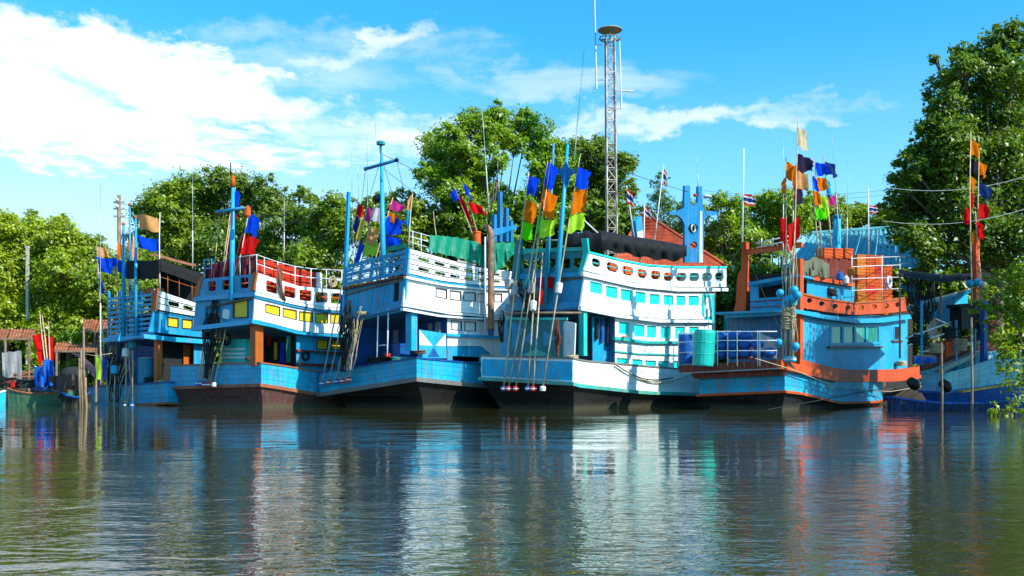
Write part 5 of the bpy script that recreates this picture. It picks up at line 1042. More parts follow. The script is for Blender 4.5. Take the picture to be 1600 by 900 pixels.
# shaded aft house behind the stern gear
xa = 3.0
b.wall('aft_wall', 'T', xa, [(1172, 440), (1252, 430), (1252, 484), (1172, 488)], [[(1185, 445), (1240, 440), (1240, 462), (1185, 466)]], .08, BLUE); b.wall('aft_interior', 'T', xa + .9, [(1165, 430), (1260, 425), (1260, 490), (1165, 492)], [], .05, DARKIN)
b.wall('aft_roof', 'T', xa - .5, [(1168, 441), (1246, 428), (1250, 432), (1170, 446)], [], 1.6, BLUE)
b.wall('lower_roof', 'T', xa - .8, [(1132, 489), (1246, 484), (1246, 491), (1132, 497)], [], 2.4, BLUE)
b.wall('aft_lower_wall', 'T', xa + .6, [(1140, 494), (1246, 490), (1246, 575), (1140, 575)], [], .06, INNER)
for v in (472, 481): b.tube('aft_rail', [b.T(1172, v, xa - .4), b.T(1244, v - 5, xa - .4)], .03, MAROON)
gal = [(1158, 378), (1166, 378), (1166, 470), (1164, 490), (1146, 490), (1150, 470), (1152, 430), (1158, 420)]
b.wall('gallows_post', 'T', xa + .2, gal, [], .3, ORED); b.wall('gallows_beam', 'T', xa + .2, [(1164, 390), (1252, 378), (1252, 386), (1164, 398)], [], .2, ORED)
for v in (374, 381): b.tube('gallows_rail', [b.T(1182, v + 6, xa + .6), b.T(1238, v - 6, xa + .6)], .03, WMET)
for u in (1190, 1208, 1226): b.tube('gallows_rail_post', [b.T(u, 390, xa + .6), b.T(u, 372, xa + .6)], .025, WMET)
# crates on the upper deck
lb = ['left', 'second', 'third', 'right low']
fl = lambda u: b.S(u, lerp(hb, u), c + 1.75)
face = Vector((math.cos(.30), math.sin(.30), 0)); c0_ = fl(1341)
for i in range(4):
    for j in range(6 if i < 3 else 5):
        p = c0_ + face * (.56 * i) + Vector((0, 0, .27 + j * .535))
        crate(f'fish crate in the tall orange stack, {["left", "second", "third", "rightmost low"][i]} column, {["bottom", "second", "third", "fourth", "fifth", "sixth"][j]} from below', p + face * random.uniform(-.02, .02), .30, YCRT if i == 0 and j != 3 else random.choice([OCRT, OCRT, RCRT, OCRT, YCRT]) if (i + j) % 3 == 0 else OCRT, (.55, .62, .525), 'orange crates on the blue and orange boat')
zb = b.S(1300, 405, c + 1.6)
for i, u in enumerate((1288, 1304, 1320)):
    crate(f'orange fish crate lying on the upper cabin roof, {["left", "middle", "right"][i]} one', Vector(b.S(u, 397, c + 1.4)), .45, OCRT, (.56, .6, .5), 'orange crates on the cabin roof')
b.wall('roof_locker', 'S', c + 1.2, [(1278, 404), (1336, 405), (1336, 445), (1278, 436)], [], .9, MAROON)
root = thing('life_ring', 'white and blue life ring hung on the stacked orange crates', 'life ring', b.S(1389, 440, c - .1))
m = MB(); m.torus(b.S(1389, 441, c - .12), b.l, .27, .085, 20, 8); m.build('ring', FOAM, root, smooth=True)
for a in (0, 90, 180, 270):
    m = MB(); e = b.f * math.cos(math.radians(a + 20)) + Vector((0, 0, math.sin(math.radians(a + 20)))); t = b.f * -math.sin(math.radians(a + 20)) + Vector((0, 0, math.cos(math.radians(a + 20)))); m.torus(b.S(1389, 441, c - .12) + e * .27, t, .075, .028, 10, 5); m.build('band', BTARP, root, smooth=True)
for v in (402, 415, 434, 452): b.tube('deck_rail', [b.S(1330, v + 2, c + .1), b.S(1375, v, c + .1), b.S(1408, v - 1, c + .1)], .022, WMET)
for u in (1331, 1378, 1406): b.tube('deck_rail_post', [b.S(u, 470, c + .1), b.S(u, 400, c + .1)], .025, WMET)
for v in (402, 412): b.tube('bow_rail', [b.S(1408, v, c + .1), b.S(1455, v - 2, c + .4), b.S(1500, v + 2, c + .8)], .022, WMET)
m = MB(); m.tube([b.S(1308, 445, 2.6), b.S(1308, 340, 2.6)], .2, 12); m.build('funnel', LBPLA, b.root, smooth=True); m = MB(); m.lathe(b.S(1308, 341, 2.6), [(.25, 0), (.27, .1), (.2, .16)], 12); m.build('funnel_cap', DTEAL, b.root)
tarp('grey-green tarpaulin over the roof edge beside the orange pillar', [(1255, 408), (1275, 400), (1296, 412)], [(1255, 432), (1275, 432), (1296, 436)], b.S, c + .4, OLIVE, n=16, amp=.2)
# stern gear
drum('turquoise plastic drum hung outside the rail at the left stern corner of the orange boat', b.T(1098, 572, -1.2), .45, 1.5, TPLA, lean=(.06, 0))
for i, (u, v) in enumerate([(1072, 564), (1127, 562), (1146, 562), (1165, 560), (1184, 560), (1203, 559)]):
    if i == 0: drum('dark blue drum left of the turquoise drum on the stern of the orange boat', b.T(u, 568, -.35), .36, 1.25, BPLA, group='blue drums on the stern'); continue
    for j in range(3 if i < 4 else 2 if i == 4 else 1):
        o = MB(); o.ball(b.T(u, v - 8 - j * 14, -.45), .30, 12, 8, (1, 1, .72)); tag(o.build('blue_sack', BPLA, smooth=True), f'bulging blue sack behind the stern rail, {["", "leftmost", "second", "third", "fourth", "fifth"][i]} column, {["bottom", "middle", "top"][j]} one', 'sack', 'blue sacks behind the stern rail')
for u in (1060, 1083, 1121, 1137, 1152, 1184, 1187): b.tube('stern_rail_post', [b.T(u, 572, -.78), b.T(u, 517, -.78)], .025, WMET)
for v in (518, 532, 548): b.tube('stern_rail', [b.T(1060, v + 3, -.78), b.T(1130, v, -.78), b.T(1214, v, -.78)], .022, WMET)
m = MB(); m.sheet([[b.T(u, v + (u - 1186) * .4, -.5 + .05 * math.sin(u)) for u in (1186, 1196, 1206, 1214)] for v in (520, 535, 550)]); tag(m.build('grey_sheet', GREYT, smooth=True), 'grey sheet leaning at the right end of the stern rail', 'tarpaulin')
g5 = 'tall flag poles at the stern corner of the orange and blue boat'
ST = -.35
marker('tallest flag pole with cream, dark violet and peach flags above the orange gallows', b.T(1234, 560, ST), b.T(1247, 182, .2), [(.955, .5, .78, 'cream', .2), (.845, .62, .75, 'black', .25), (.80, -.2, .8, 'orange', .6), (.775, .46, .72, 'peach', .2), (.70, .36, .7, 'black', .2), (.57, -.3, 1.1, 'red', .2)], .27, 'sky_blue_plastic', group=g5, fmat=LBPLA)
marker('flag pole with an orange flag and long red windsock left of the tallest pole', b.T(1228, 560, ST), b.T(1228, 245, .2), [(.98, .42, .75, 'orange', .3), (.90, -.2, .7, 'orange', .5), (.70, -.26, 1.2, 'red', .2)], .26, 'sky_blue_plastic', group=g5, fmat=LBPLA)
marker('flag pole with red windsock right behind the tallest pole', b.T(1239, 560, ST), b.T(1241, 260, .2), [(.99, .22, .7, 'orange', .5), (.93, .24, .8, 'red', .3), (.73, .3, 1.1, 'red', .2)], .30, 'sky_blue_plastic', group=g5, fmat=LBPLA)
g5b = 'flag poles on the upper deck of the orange and blue boat'
for i, (lab, u0, u1, vt, fl_) in enumerate([('leftmost deck flag pole with blue, orange and green flags before the turquoise roof', 1279, 1269, 268, [(.96, .25, .65, 'blue', .4), (.78, .32, .7, 'orange', .3), (.58, .3, .6, 'green', .3)]), ('deck flag pole with blue, orange and lime flags before the turquoise roof', 1284, 1272, 246, [(.95, .55, .65, 'blue', .1), (.80, .48, .7, 'orange', .2), (.62, .46, .65, 'lime', .2), (.50, .3, .6, 'green', .2)]), ('deck flag pole with navy, cyan and magenta flags before the turquoise roof', 1300, 1287, 243, [(.94, .66, .65, 'navy', .2), (.77, .28, .75, 'cyan', .4), (.62, .45, .5, 'pink', .1), (.52, -.2, .6, 'lime', .2)])]):
    marker(lab, b.S(u0, 400, 1.6), b.S(u1, vt, 1.6), fl_, group=g5b, name='signal_pole')
for i, (u, v) in enumerate([(1219, 458), (1231, 468), (1241, 453), (1246, 461), (1238, 466), (1217, 535), (1243, 541)]):
    m = MB(); m.ball(b.T(u, v, -.55), .17, 12, 8); m.lathe(b.T(u, v, -.55), [(.05, -.22), (.06, -.15)], 8); tag(m.build('net_float', LBPLA, smooth=True), f'round sky-blue float hanging by the orange pillar, {["leftmost of the upper bunch", "lowest of the upper bunch", "topmost of the upper bunch", "rightmost of the upper bunch", "centre of the upper bunch", "lower left single one", "lower right single one"][i]}', 'float', 'sky-blue floats at the stern corner')
for i in range(7):
    u = 1222 + i * 3.6; pts = [b.T(u + random.uniform(-3, 3), v, -.5 + random.uniform(-.06, .06)) for v in np.linspace(380 + 10 * (i % 3), 560 - 8 * (i % 4), 9)]
    b.tube('hanging_line', pts, .02, ROPE)
rope_heap('net_heap', 'pale tangled rope and net hanging below the sky-blue floats', b.T(1232, 515, -.4), .34, ROPE, 41, 16, flat=2.6)
m = MB(); m.sheet([[b.T(u, v, -.2 + .04 * math.sin(u)) for u, v in r_] for r_ in ([(1215, 540), (1220, 545), (1225, 552)], [(1214, 562), (1228, 570), (1244, 578)])]); tag(m.build('sack_cloth', GREYT, smooth=True), 'grey sack cloth spread under the hanging net', 'cloth')
m = MB(); m.tube([b.S(1180, 560, -.5), b.S(1240, 578, -.3), b.S(1310, 606, -.2), b.S(1390, 612, -.15), b.S(1465, 600, -.1)], .02, 5); tag(m.build('mooring_rope', ROPE, smooth=True), 'mooring rope drooping along the blue hull of the orange boat', 'rope')
m = MB(); m.tube([b.S(1200, 640, -2), b.S(1310, 620, -.6), b.S(1400, 603, -.2), b.S(1500, 585, 0)], .02, 5); tag(m.build('anchor_line', DROPE, smooth=True), 'dark line running to the water below the orange boat\'s side', 'rope')
def thai_flag(label, p0, p1, t, w, h, droop):
    p0, p1 = Vector(p0), Vector(p1); root = thing('national_flag_pole', label, 'flag', p0, 'national flags'); m = MB(); m.tube([p0, p1], [.04, .025], 6); m.build('pole', WMET, root, smooth=True)
    SEED[0] += 1; rows = flag_mesh(p0 + (p1 - p0) * t, WIND, w, h, droop, SEED[0]); n = len(rows)
    k = len(rows) - 1; L2 = []
    for j in range(13): t_ = j / 12 * k; i0 = min(int(t_), k - 1); fr = t_ - i0; L2.append([rows[i0][q].lerp(rows[i0 + 1][q], fr) for q in range(len(rows[0]))])
    for a, z, col in ((0, 2, 'red'), (2, 4, 'white'), (4, 8, 'navy'), (8, 10, 'white'), (10, 12, 'red')): m = MB(); m.sheet(L2[a:z + 1]); m.build('stripe', FL[col], root, smooth=True, fix=False)
    return root
thai_flag('striped national flag on the white pole above the gallows post', b.T(1160, 380, xa + .3), b.T(1162, 232, xa + .3), .52, .78, .5, .45)
thai_flag('striped national flag on a short white pole above the turquoise shed roof', b.S(1357, 400, 2.2), b.S(1357, 294, 2.2), .75, .8, .5, .3)
thai_flag('faded striped flag on the leaning pole left of the blue funnel', b4.S(992, 380, 2.4), b4.S(979, 290, 2.4), .95, .35, .7, .9)
thai_flag('small striped flag hanging above the red tiled roof', b4.S(1006, 385, 2.6), b4.S(1007, 318, 2.6), .95, .4, .5, .9)
thai_flag('striped flag on the tall pole before the feathery tree', b4.S(1021, 390, 2.8), b4.S(1037, 258, 2.8), .96, -.25 + .5, .8, .8)
whip('tall white whip antenna right of the deck flags of the orange boat', b.S(1323, 400, 2), b.S(1325, 250, 2), .03); whip('slanting whip antenna behind the navy flag of the orange boat', b.S(1312, 380, 2.4), b.S(1298, 185, 2.4), .025); whip('thin whip antenna left of the tallest flag pole', b.T(1224, 400, 1.5), b.T(1224, 198, 1.5), .022)

stays(b2, [(b2.T(364, 292, .9), b2.S(401, 400, .3)), (b2.T(364, 292, .9), b2.T(312, 436, .7)), (b2.T(364, 300, .9), b2.S(520, 422, .5)), (b2.T(338, 331, .7), b2.T(318, 460, .5))])
stays(b1, [(b1.T(212, 345, 1.2), b1.S(305, 430, 1.4)), (b1.T(193, 355, 1.2), b1.T(150, 530, .5)), (b1.T(203, 325, 1.2), b1.T(243, 455, 1.2)), (b1.T(193, 355, 1.2), b1.T(172, 470, 1.0))])
stays(b5, [(b5.T(1160, 382, 3.2), b5.T(1240, 560, -.3)), (b5.T(1247, 300, .2), b5.S(1330, 400, .6)), (b5.T(1160, 382, 3.2), b5.T(1064, 520, -.7)), (b5.S(1308, 345, 2.6), b5.S(1405, 402, .6)), (b5.T(1240, 380, .2), b5.T(1160, 390, 3.2))])
rope_heap('net_heap', 'brown net heap on the stern deck left of the ice box', b2.P(.9, 3.0, b2.ztop(1) - .4), .6, NETB, 81, 20, flat=.9)
rope_heap('net_heap', 'dark net heap on the stern deck of the leftmost large boat', b1.P(.9, 2.6, b1.ztop(.9) - .3), .7, DROPE, 82, 24, flat=.9)
basket('tan basket by the orange pillar of the leftmost large boat', b1.P(1.2, 1.3, b1.ztop(1) - .5), .32, .6, ROPE)
rope_heap('net_heap', 'tan net heap on the side deck below the small window of the orange boat', b5.S(1408, 572, .2), .32, ROPE, 83, 14, flat=.8)
rope_heap('net_heap', 'dark net heap on the upper deck beside the crate stack', b5.S(1296, 462, 1.0), .4, DROPE, 84, 14, flat=.8)
rope_heap('net_heap', 'brown net heap behind the stern rail of the orange boat', b5.T(1160, 560, .3), .7, NETB, 85, 26, flat=.9)
for i, (u, v, mt) in enumerate([(1322, 438, FOAM), (1330, 424, YCRT), (1312, 432, BPLA)]):
    m = MB(); m.lathe(b5.S(u, v + 6, .5), [(.12, 0), (.16, .05), (.15, .3), (.06, .38), (.06, .44)], 10); tag(m.build('jerry_can', mt), ['white can left of the crate stack on the orange boat', 'amber can left of the crate stack on the orange boat', 'blue can left of the crate stack on the orange boat'][i], 'can')
# ================================================================== boat 6 and the gear at the right edge
b = b6 = Boat('small_fishing_boat', 'weathered pale blue boat with red deck and blue slanting roof panels at right', 1476, 40.5, 28, 11)
b.hull([(1440, 583), (1476, 586)], [(1500, 580), (1530, 570), (1560, 560), (1585, 552)], [(1440, 610), (1476, 612)], [(1500, 608), (1530, 605), (1560, 600), (1585, 595)], .1, PALEB, DBLUE, PALEB, DBLUE, tuck=(.4, .4), deckdrop=.3)
b.wall('inner_bulwark', 'S', 1.4, [(1440, 550), (1490, 530), (1545, 520), (1575, 522), (1575, 555), (1440, 585)], [], .1, MAROON)
b.wall('red_locker', 'S', 1.2, [(1478, 535), (1500, 528), (1500, 552), (1478, 558)], [], .6, ORED)
b.wall('deck_plank', 'S', .9, [(1468, 577), (1532, 548), (1540, 550), (1470, 584)], [], .5, CONC)
b.post('bow_post', b.S(1537, 590, .6), b.S(1537, 470, .6), .22, DBLUE)
bx = thing('winch_box', 'black machine box standing on the weathered boat at right', 'machine', b.S(1514, 520, .9))
b.wall('body', 'S', .8, [(1502, 478), (1524, 476), (1526, 513), (1503, 515)], [], .6, BLKP, bx); b.wall('lid', 'S', .76, [(1500, 475), (1526, 473), (1526, 478), (1500, 480)], [], .7, DARKIN, bx)
for i, pg in enumerate([[(1410, 446), (1428, 444), (1466, 492), (1452, 498)], [(1432, 478), (1452, 466), (1472, 492), (1458, 498)]]): tag(b.wall('roof_panel', 'S', 2.2 - i * .2, pg, [], .08, HBLUE, None), '', ''); 
pieces = [o for o in b.root.children if o.name.startswith('roof_panel')]
for o in pieces:
    for k_ in ('label', 'category'):
        if k_ in o: del o[k_]
b.wall('roof_beam', 'S', 1.6, [(1420, 478), (1526, 450), (1527, 455), (1422, 484)], [], .12, HBLUE); b.wall('roof_edge', 'S', 1.55, [(1425, 476), (1527, 447), (1527, 449.5), (1425, 479)], [], .08, FOAM)
b.wall('wheelhouse', 'S', 2.6, [(1492, 468), (1512, 458), (1512, 505), (1492, 508)], [], .9, HBLUE)
for (u0, v0, u1, v1) in [(1416, 528, 1502, 498), (1418, 540, 1480, 520), (1462, 498, 1500, 515), (1440, 550, 1500, 540)]: b.tube('spar', [b.S(u0, v0, 1.3), b.S(u1, v1, 1.3)], .04, FOAM)
b.post('wooden_block', b.S(1457, 530, 1.8), b.S(1457, 502, 1.8), .3, PLASTER)
for u, v0, v1 in ((1523, 585, 440), (1494, 580, 500), (1440, 570, 470)): b.post('stanchion', b.S(u, v0, 1.0), b.S(u, v1, 1.0), .08, BLUE)
aw = [[b.S(u, lerp([(1404, 424), (1470, 432), (1546, 428)], u) + d_ + .8 * math.sin(u * .2), 1.2 + y_) for u in np.linspace(1404, 1548, 16)] for d_, y_ in ((-3, 2.2), (0, .6), (3, 0), (9, -.05))]
m = MB(); m.sheet(aw); tag(m.build('awning', TARP, smooth=True, fix=False), 'black awning stretched from the orange boat to the right edge tree', 'awning')
for u in (1406, 1470, 1540): b.tube('awning_post', [b.S(u, 560, 1.3), b.S(u, 430, 1.3)], .04, WOODP)
g6 = 'flag poles of the boat at the right edge'
for lab, u0, v0, u1, v1, fl_ in [('flag pole with orange top flag and red pennants in front of the huge tree', 1519, 470, 1517, 206, [(.965, .42, .75, 'orange', .3), (.74, .3, .6, 'orange', .1), (.66, .2, .8, 'red', .5), (.56, -.28, .8, 'red', .5), (.42, .25, .5, 'orange', .4)]), ('flag pole with dark, orange, navy and red flags in front of the huge tree', 1531, 470, 1530, 236, [(.93, -.3, .6, 'black', .1), (.93, .48, .6, 'orange', .2), (.80, .62, .6, 'navy', .7), (.65, .52, .7, 'red', .2), (.52, .35, .6, 'red', .6)]), ('short leaning flag pole with a red flag, rightmost against the huge tree', 1536, 470, 1524, 330, [(.9, .3, .8, 'red', .5)])]:
    marker(lab, b.S(u0, v0, .9), b.S(u1, v1, .9), fl_, group=g6, name='signal_pole')
b.post('orange_post', b.S(1524, 470, 1.0), b.S(1524, 375, 1.0), .25, ORED)
for i, (u, v) in enumerate([(1515, 443), (1527, 441), (1537, 445)]):
    m = MB(); m.ball(b.S(u, v, .8), .17, 12, 8); m.lathe(b.S(u, v, .8), [(.05, -.22), (.06, -.15)], 8); tag(m.build('net_float', LBPLA if i < 2 else FOAM, smooth=True), ['blue float hanging left under the right edge flag poles', 'blue float hanging right under the right edge flag poles', 'pale float beside the blue floats under the right edge flag poles'][i], 'float')
for i, (p, s_, mt, lab) in enumerate([(b.S(1443, 563, .9), .45, ROPE, 'pale rope heap at the bow of the orange boat'), (b.S(1510, 540, 1.1), .3, FOAM, 'white net heap on the red deck of the weathered boat'), (b.S(1525, 540, 1.2), .3, ROPE, 'tan rope heap beside the black machine box')]): rope_heap('rope_heap', lab, p, s_, mt, 60 + i, 10)
tarp('blue tarpaulin folded on the bow of the orange boat', [(1428, 557), (1463, 556)], [(1428, 570), (1463, 568)], b.S, .6, BTARP, amp=.15)
for i, (u, v) in enumerate([(1428, 600), (1478, 603)]):
    m = MB(); m.tube([b.S(u + dx, v + dy, -.25) for dx, dy in ((-6, -5), (0, 0), (4, 6))], [.18, .24, .16], 9); tag(m.build('rubber_fender', BLKP, smooth=True), ['black rubber fender at the bow of the orange boat', 'black rubber fender at the stern of the weathered boat'][i], 'fender')
def skiff(name, label, P0, P1, beam, hgt, mat, trim, inner, group=None, rise=.25):
    P0, P1 = Vector(P0), Vector(P1); f = (P1 - P0); L = f.length; f.normalize(); l = Vector((-f.y, f.x, 0)); root = thing(name, label, 'boat', P0, group)
    ts = np.linspace(0, 1, 15); hw = lambda t: beam / 2 * (1 - abs(2 * t - 1) ** 3 * (.92 if t > .5 else .55)); zt = lambda t: hgt + rise * abs(2 * t - 1) ** 2.2
    st = [P0 + f * L * t - l * hw(t) + Vector((0, 0, zt(t))) for t in ts]; pt = [P0 + f * L * t + l * hw(t) + Vector((0, 0, zt(t))) for t in ts]
    sb = [P0 + f * L * t - l * hw(t) * .6 + Vector((0, 0, -.25)) for t in ts]; pb_ = [P0 + f * L * t + l * hw(t) * .6 + Vector((0, 0, -.25)) for t in ts]
    m = MB(); loop = st + pt[::-1]; lb_ = sb + pb_[::-1]; m.loft(loop, lb_); m.sheet([sb, pb_]); m.build('hull', mat, root)
    m = MB(); m.tube(st + pt[::-1] + [st[0]], .05, 6); m.build('gunwale', trim, root)
    fl_ = [P0 + f * L * t - l * hw(t) * .8 + Vector((0, 0, zt(t) - .3)) for t in ts]; fp = [P0 + f * L * t + l * hw(t) * .8 + Vector((0, 0, zt(t) - .3)) for t in ts]; m = MB(); m.sheet([fl_, fp]); m.build('floor', inner, root)
    for t in (.25, .5, .75): m = MB(); c_ = P0 + f * L * t + Vector((0, 0, zt(t) - .1)); m.box(c_, f * .12, l * hw(t) * .9, Vector((0, 0, .02))); m.build('thwart', inner, root)
    return root
skiff('skiff', 'low dark blue skiff floating in front of the weathered boat', (at(1392, 640, 40).x, 40.0, 0), (at(1590, 640, 42).x, 42.0, 0), 1.2, .28, paint('dark_skiff_blue', (.003, .03, .12), .4), DBLUE, DECKM)
sk = MB(); p, q = at(1500, 612, 40.2), at(1580, 600, 41.2); sk.beam(p, q, .35, .07); tag(sk.build('plank', plain('yellow_ochre_plank', (.45, .25, .05), .7)), 'ochre plank lying across the dark blue skiff', 'plank')
for i, (u, v0, Y) in enumerate([(1471, 535, 37.5), (1518, 496, 37.0)]):
    m = MB(); p = at(u, v0, Y); m.tube([(p.x, Y, -1.5), (p.x + .03, Y, .8), p], [.05, .048, .042], 7); tag(m.build('mooring_stake', WOODP, smooth=True), ['shorter wooden stake standing in the water at right', 'taller wooden stake standing in the water at right'][i], 'stake', 'mooring stakes')

# ================================================================== left bank: sheds, small boats, poles
def corrugated(name, A, B_, C_, D, mat, pitch, amp, parent, thick=.02, n=6):
    """sheet with corrugations running from edge A-B to edge D-C"""
    A, B_, C_, D = map(Vector, (A, B_, C_, D)); w = (B_ - A).length; k = max(4, int(w / pitch * 4)); nrm = (B_ - A).cross(D - A).normalized()
    if nrm.z < 0: nrm = -nrm
    rows = []
    for j in range(n + 1):
        t = j / n; rows.append([A.lerp(B_, i / k).lerp(D.lerp(C_, i / k), t) + nrm * (amp * math.sin(i * math.pi / 2)) for i in range(k + 1)])
    m = MB(); m.sheet(rows); m.sheet([[p - nrm * thick for p in r_] for r_ in rows]); return m.build(name, mat, parent, fix=False)
def shed(label, us, vt, vb, Y0, Y1, mat, posts, mposts=WOODP):
    root = thing('open_shed', label, 'shed', at(sum(us) / 2, 610, Y0))
    e0, e1 = at(us[0], vb, Y0), at(us[1], vb, Y0); r0, r1 = at(us[0] + 6, vt, Y1), at(us[1] + 6, vt, Y1); n = max(2, int((us[1] - us[0]) / 18))
    for i in range(n):
        a, z = i / n + .004, (i + 1) / n - .004; dz = Vector((0, 0, random.uniform(-.03, .05)))
        corrugated('roof_sheet', r0.lerp(r1, a) + dz, r0.lerp(r1, z) + dz, e0.lerp(e1, z) + dz, e0.lerp(e1, a) + dz, mat, .16, .03, root)
    for u in posts:
        p = at(u, vb, Y0); m = MB(); m.tube([(p.x, Y0, -.5), (p.x, Y0 + .02, p.z)], .06, 6); m.build('post', mposts, root)
        q = at(u + 4, vt, Y1); m = MB(); m.tube([(q.x, Y1, -.2), (q.x, Y1, q.z)], .06, 6); m.build('post', mposts, root)
    m = MB(); m.beam(e0, e1, .08, .1); m.build('eave_beam', mposts, root)
    return root
shed('open shed with rusty striped tin roof at the far left edge', (-30, 52), 514, 530, 50.5, 54, TIN, (-10, 8, 45))
shed('low open shed with rusty tin roof left of the slatted boat', (82, 152), 536, 549, 51, 54, TIN, (88, 130, 150))
shed('rusty roofed hut behind the stern of the slatted boat', (126, 172), 499, 518, 54, 58, TIN, (130, 148, 168))
tarp('grey tarpaulin hung under the tin roof at the far left', [(3, 550), (33, 547)], [(3, 590), (33, 593)], lambda u, v, c_: at(u, v, 50.2 + c_), 0, GREYT, amp=.1)
tarp('dark violet tarpaulin drooping over the stern of the small green boat', [(112, 551), (128, 553), (150, 575)], [(118, 556), (132, 572), (150, 596)], lambda u, v, c_: at(u, v, 47.5 + c_), 0, plain('violet_black_tarp', (.05, .035, .06), .7), amp=.25)
skiff('small_boat', 'small green-hulled boat with red gunwale on the left bank', (at(14, 620, 47.5).x, 47.5, 0), (at(118, 620, 48.5).x, 48.5, 0), 1.5, .62, GREEN, RUSTW, DARKIN)
skiff('small_boat', 'blue boat with white gunwale cut off by the left edge', (at(-60, 620, 47).x, 47.0, 0), (at(5, 620, 47).x, 47.2, 0), 1.4, .5, HBLUE, WHITE, DECKM)
skiff('small_boat', 'dark low boat half hidden between the green boat and the slatted boat', (at(96, 620, 46).x, 46.0, 0), (at(142, 620, 46.5).x, 46.5, 0), 1.1, .45, TAR, DBLUE, DARKIN)
tarp('bright blue tarpaulin draped over gear on the small green boat', [(55, 582), (64, 572), (72, 560), (82, 562)], [(55, 604), (64, 606), (72, 606), (82, 604)], lambda u, v, c_: at(u, v, 47.3 + c_ * 2), 0, BTARP, amp=.3, n=18)
m = MB(); m.box(at(69, 592, 47.9), (.38, 0, 0), (0, .25, 0), (0, 0, .6)); m.box(at(76, 578, 47.9), (.14, 0, 0), (0, .2, 0), (0, 0, .5)); tag(m.build('gear_box', BPLA), 'blue box under the bright blue tarpaulin on the small green boat', 'box')
m = MB(); m.box(at(100, 598, 47), (.55, 0, 0), (0, .4, 0), (0, 0, .35)); m.lathe(at(112, 603, 46.8), [(.2, 0), (.22, .3), (.12, .6)], 10); m.tube([at(106, 590, 46.8), at(98, 612, 46.2), at(90, 626, 45.8)], .05, 6); tag(m.build('outboard_engine', BLKP), 'black engine block on the stern of the small green boat', 'engine')
m = MB(); m.ball(at(115, 585, 50), .6, 10, 7, (1.2, .6, .7)); tag(m.build('net_pile', DROPE, smooth=True), 'dark net pile under the low tin roof on the left bank', 'net')
gl = 'red flag poles on the small green boat'
for lab, u0, u1, vt, fl_ in [('leaning bamboo pole with ragged red flags on the small green boat, left one', 76, 62, 486, [(.72, -.45, .9, 'red', .5), (.66, -.3, 1.1, 'red', .7)]), ('leaning bamboo pole with a red flag on the small green boat, middle one', 78, 66, 492, [(.70, .3, 1.1, 'red', .7), (.45, .25, .7, 'red', .5)]), ('upright bamboo pole with a red flag on the small green boat, right one', 80, 76, 502, [(.80, .25, 1.1, 'red', .5)])]:
    marker(lab, at(u0, 605, 47.7), at(u1, vt, 47.9), fl_, group=gl, name='signal_pole')
for i, (u, v0, Y) in enumerate([(127, 545, 45), (131, 510, 45), (124, 560, 44.8), (134, 590, 44.6)]):
    m = MB(); p = at(u, v0, Y); m.tube([(p.x + .1, Y, -1), (p.x, Y, p.z * .5), p], [.06, .055, .04], 6); tag(m.build('mooring_stake', WOODP, smooth=True), ['second tallest pale stake left of the slatted boat', 'tallest pale stake left of the slatted boat', 'leftmost short stake left of the slatted boat', 'shortest stake touching the slatted boat\'s stern'][i], 'stake', 'mooring stakes')
for i, (u, v, mt) in enumerate([(160, 575, FL['navy']), (150, 575, FL['lime'])]):
    m = MB(); m.sheet([[at(u + k * 2.5, v - 18 + j * 9, 44.5 + .1 * math.sin(k + j)) for k in range(4)] for j in range(5)]); tag(m.build('garment', mt, smooth=True), ['navy cloth drying beside the slatted boat\'s stern', 'lime shirt drying left of the slatted boat\'s stern'][i], 'garment')
rope = MB(); rope.tube([at(u, v, 44.5) for u, v in ((125, 552), (150, 556), (175, 552))], .015, 5); tag(rope.build('clothes_line', ROPE, smooth=True), 'clothes line between the stakes and the slatted boat', 'rope')
# utility pole, post, wires
root = thing('utility_pole', 'dark wooden utility pole rising behind the slatted boat', 'pole', at(186, 600, 60)); p = at(186, 305, 60)
m = MB(); m.tube([(p.x, 60, 0), p], [.16, .12], 8); m.build('shaft', WOODP, root)
for v in (316, 326, 338): m = MB(); q = at(186, v, 60); m.beam(q + Vector((-.35, 0, 0)), q + Vector((.35, 0, 0)), .1, .1); m.build('crossarm', STEEL, root)
for v in (312, 322): m = MB(); m.ball(at(183, v, 59.9), .12); m.build('insulator', FOAM, root)
m = MB(); p = at(43, 386, 59); m.box((p.x, 59, p.z / 2), (.08, 0, 0), (0, .08, 0), (0, 0, p.z / 2)); m.box((p.x, 59, p.z), (.1, 0, 0), (0, .1, 0), (0, 0, .06)); tag(m.build('concrete_post', CONC), 'pale concrete post standing before the left mangroves', 'post')
wires = [(186, 318, 60, 560, 330, 62, 'upper wire running right from the utility pole'), (186, 340, 60, 700, 328, 62, 'lower wire running right from the utility pole'), (1100, 298, 72, 1420, 292, 72, 'highest of the power lines above the turquoise shed'), (1100, 304, 72, 1420, 300, 72, 'second of the power lines above the turquoise shed'), (1100, 312, 72, 1430, 330, 72, 'lowest of the power lines above the turquoise shed'), (1380, 292, 50, 1620, 270, 50, 'pale wire crossing in front of the huge right tree'), (1380, 345, 49, 1620, 320, 49, 'lower pale wire crossing in front of the huge right tree')]
for u0, v0, y0, u1, v1, y1, lab in wires:
    A_, B_ = at(u0, v0, y0), at(u1, v1, y1); m = MB(); m.tube([A_.lerp(B_, t) - Vector((0, 0, .5 * 4 * t * (1 - t))) for t in np.linspace(0, 1, 16)], .013, 4); tag(m.build('power_line', STEEL if 'pale' in lab else BLKP), lab, 'cable', 'power lines')
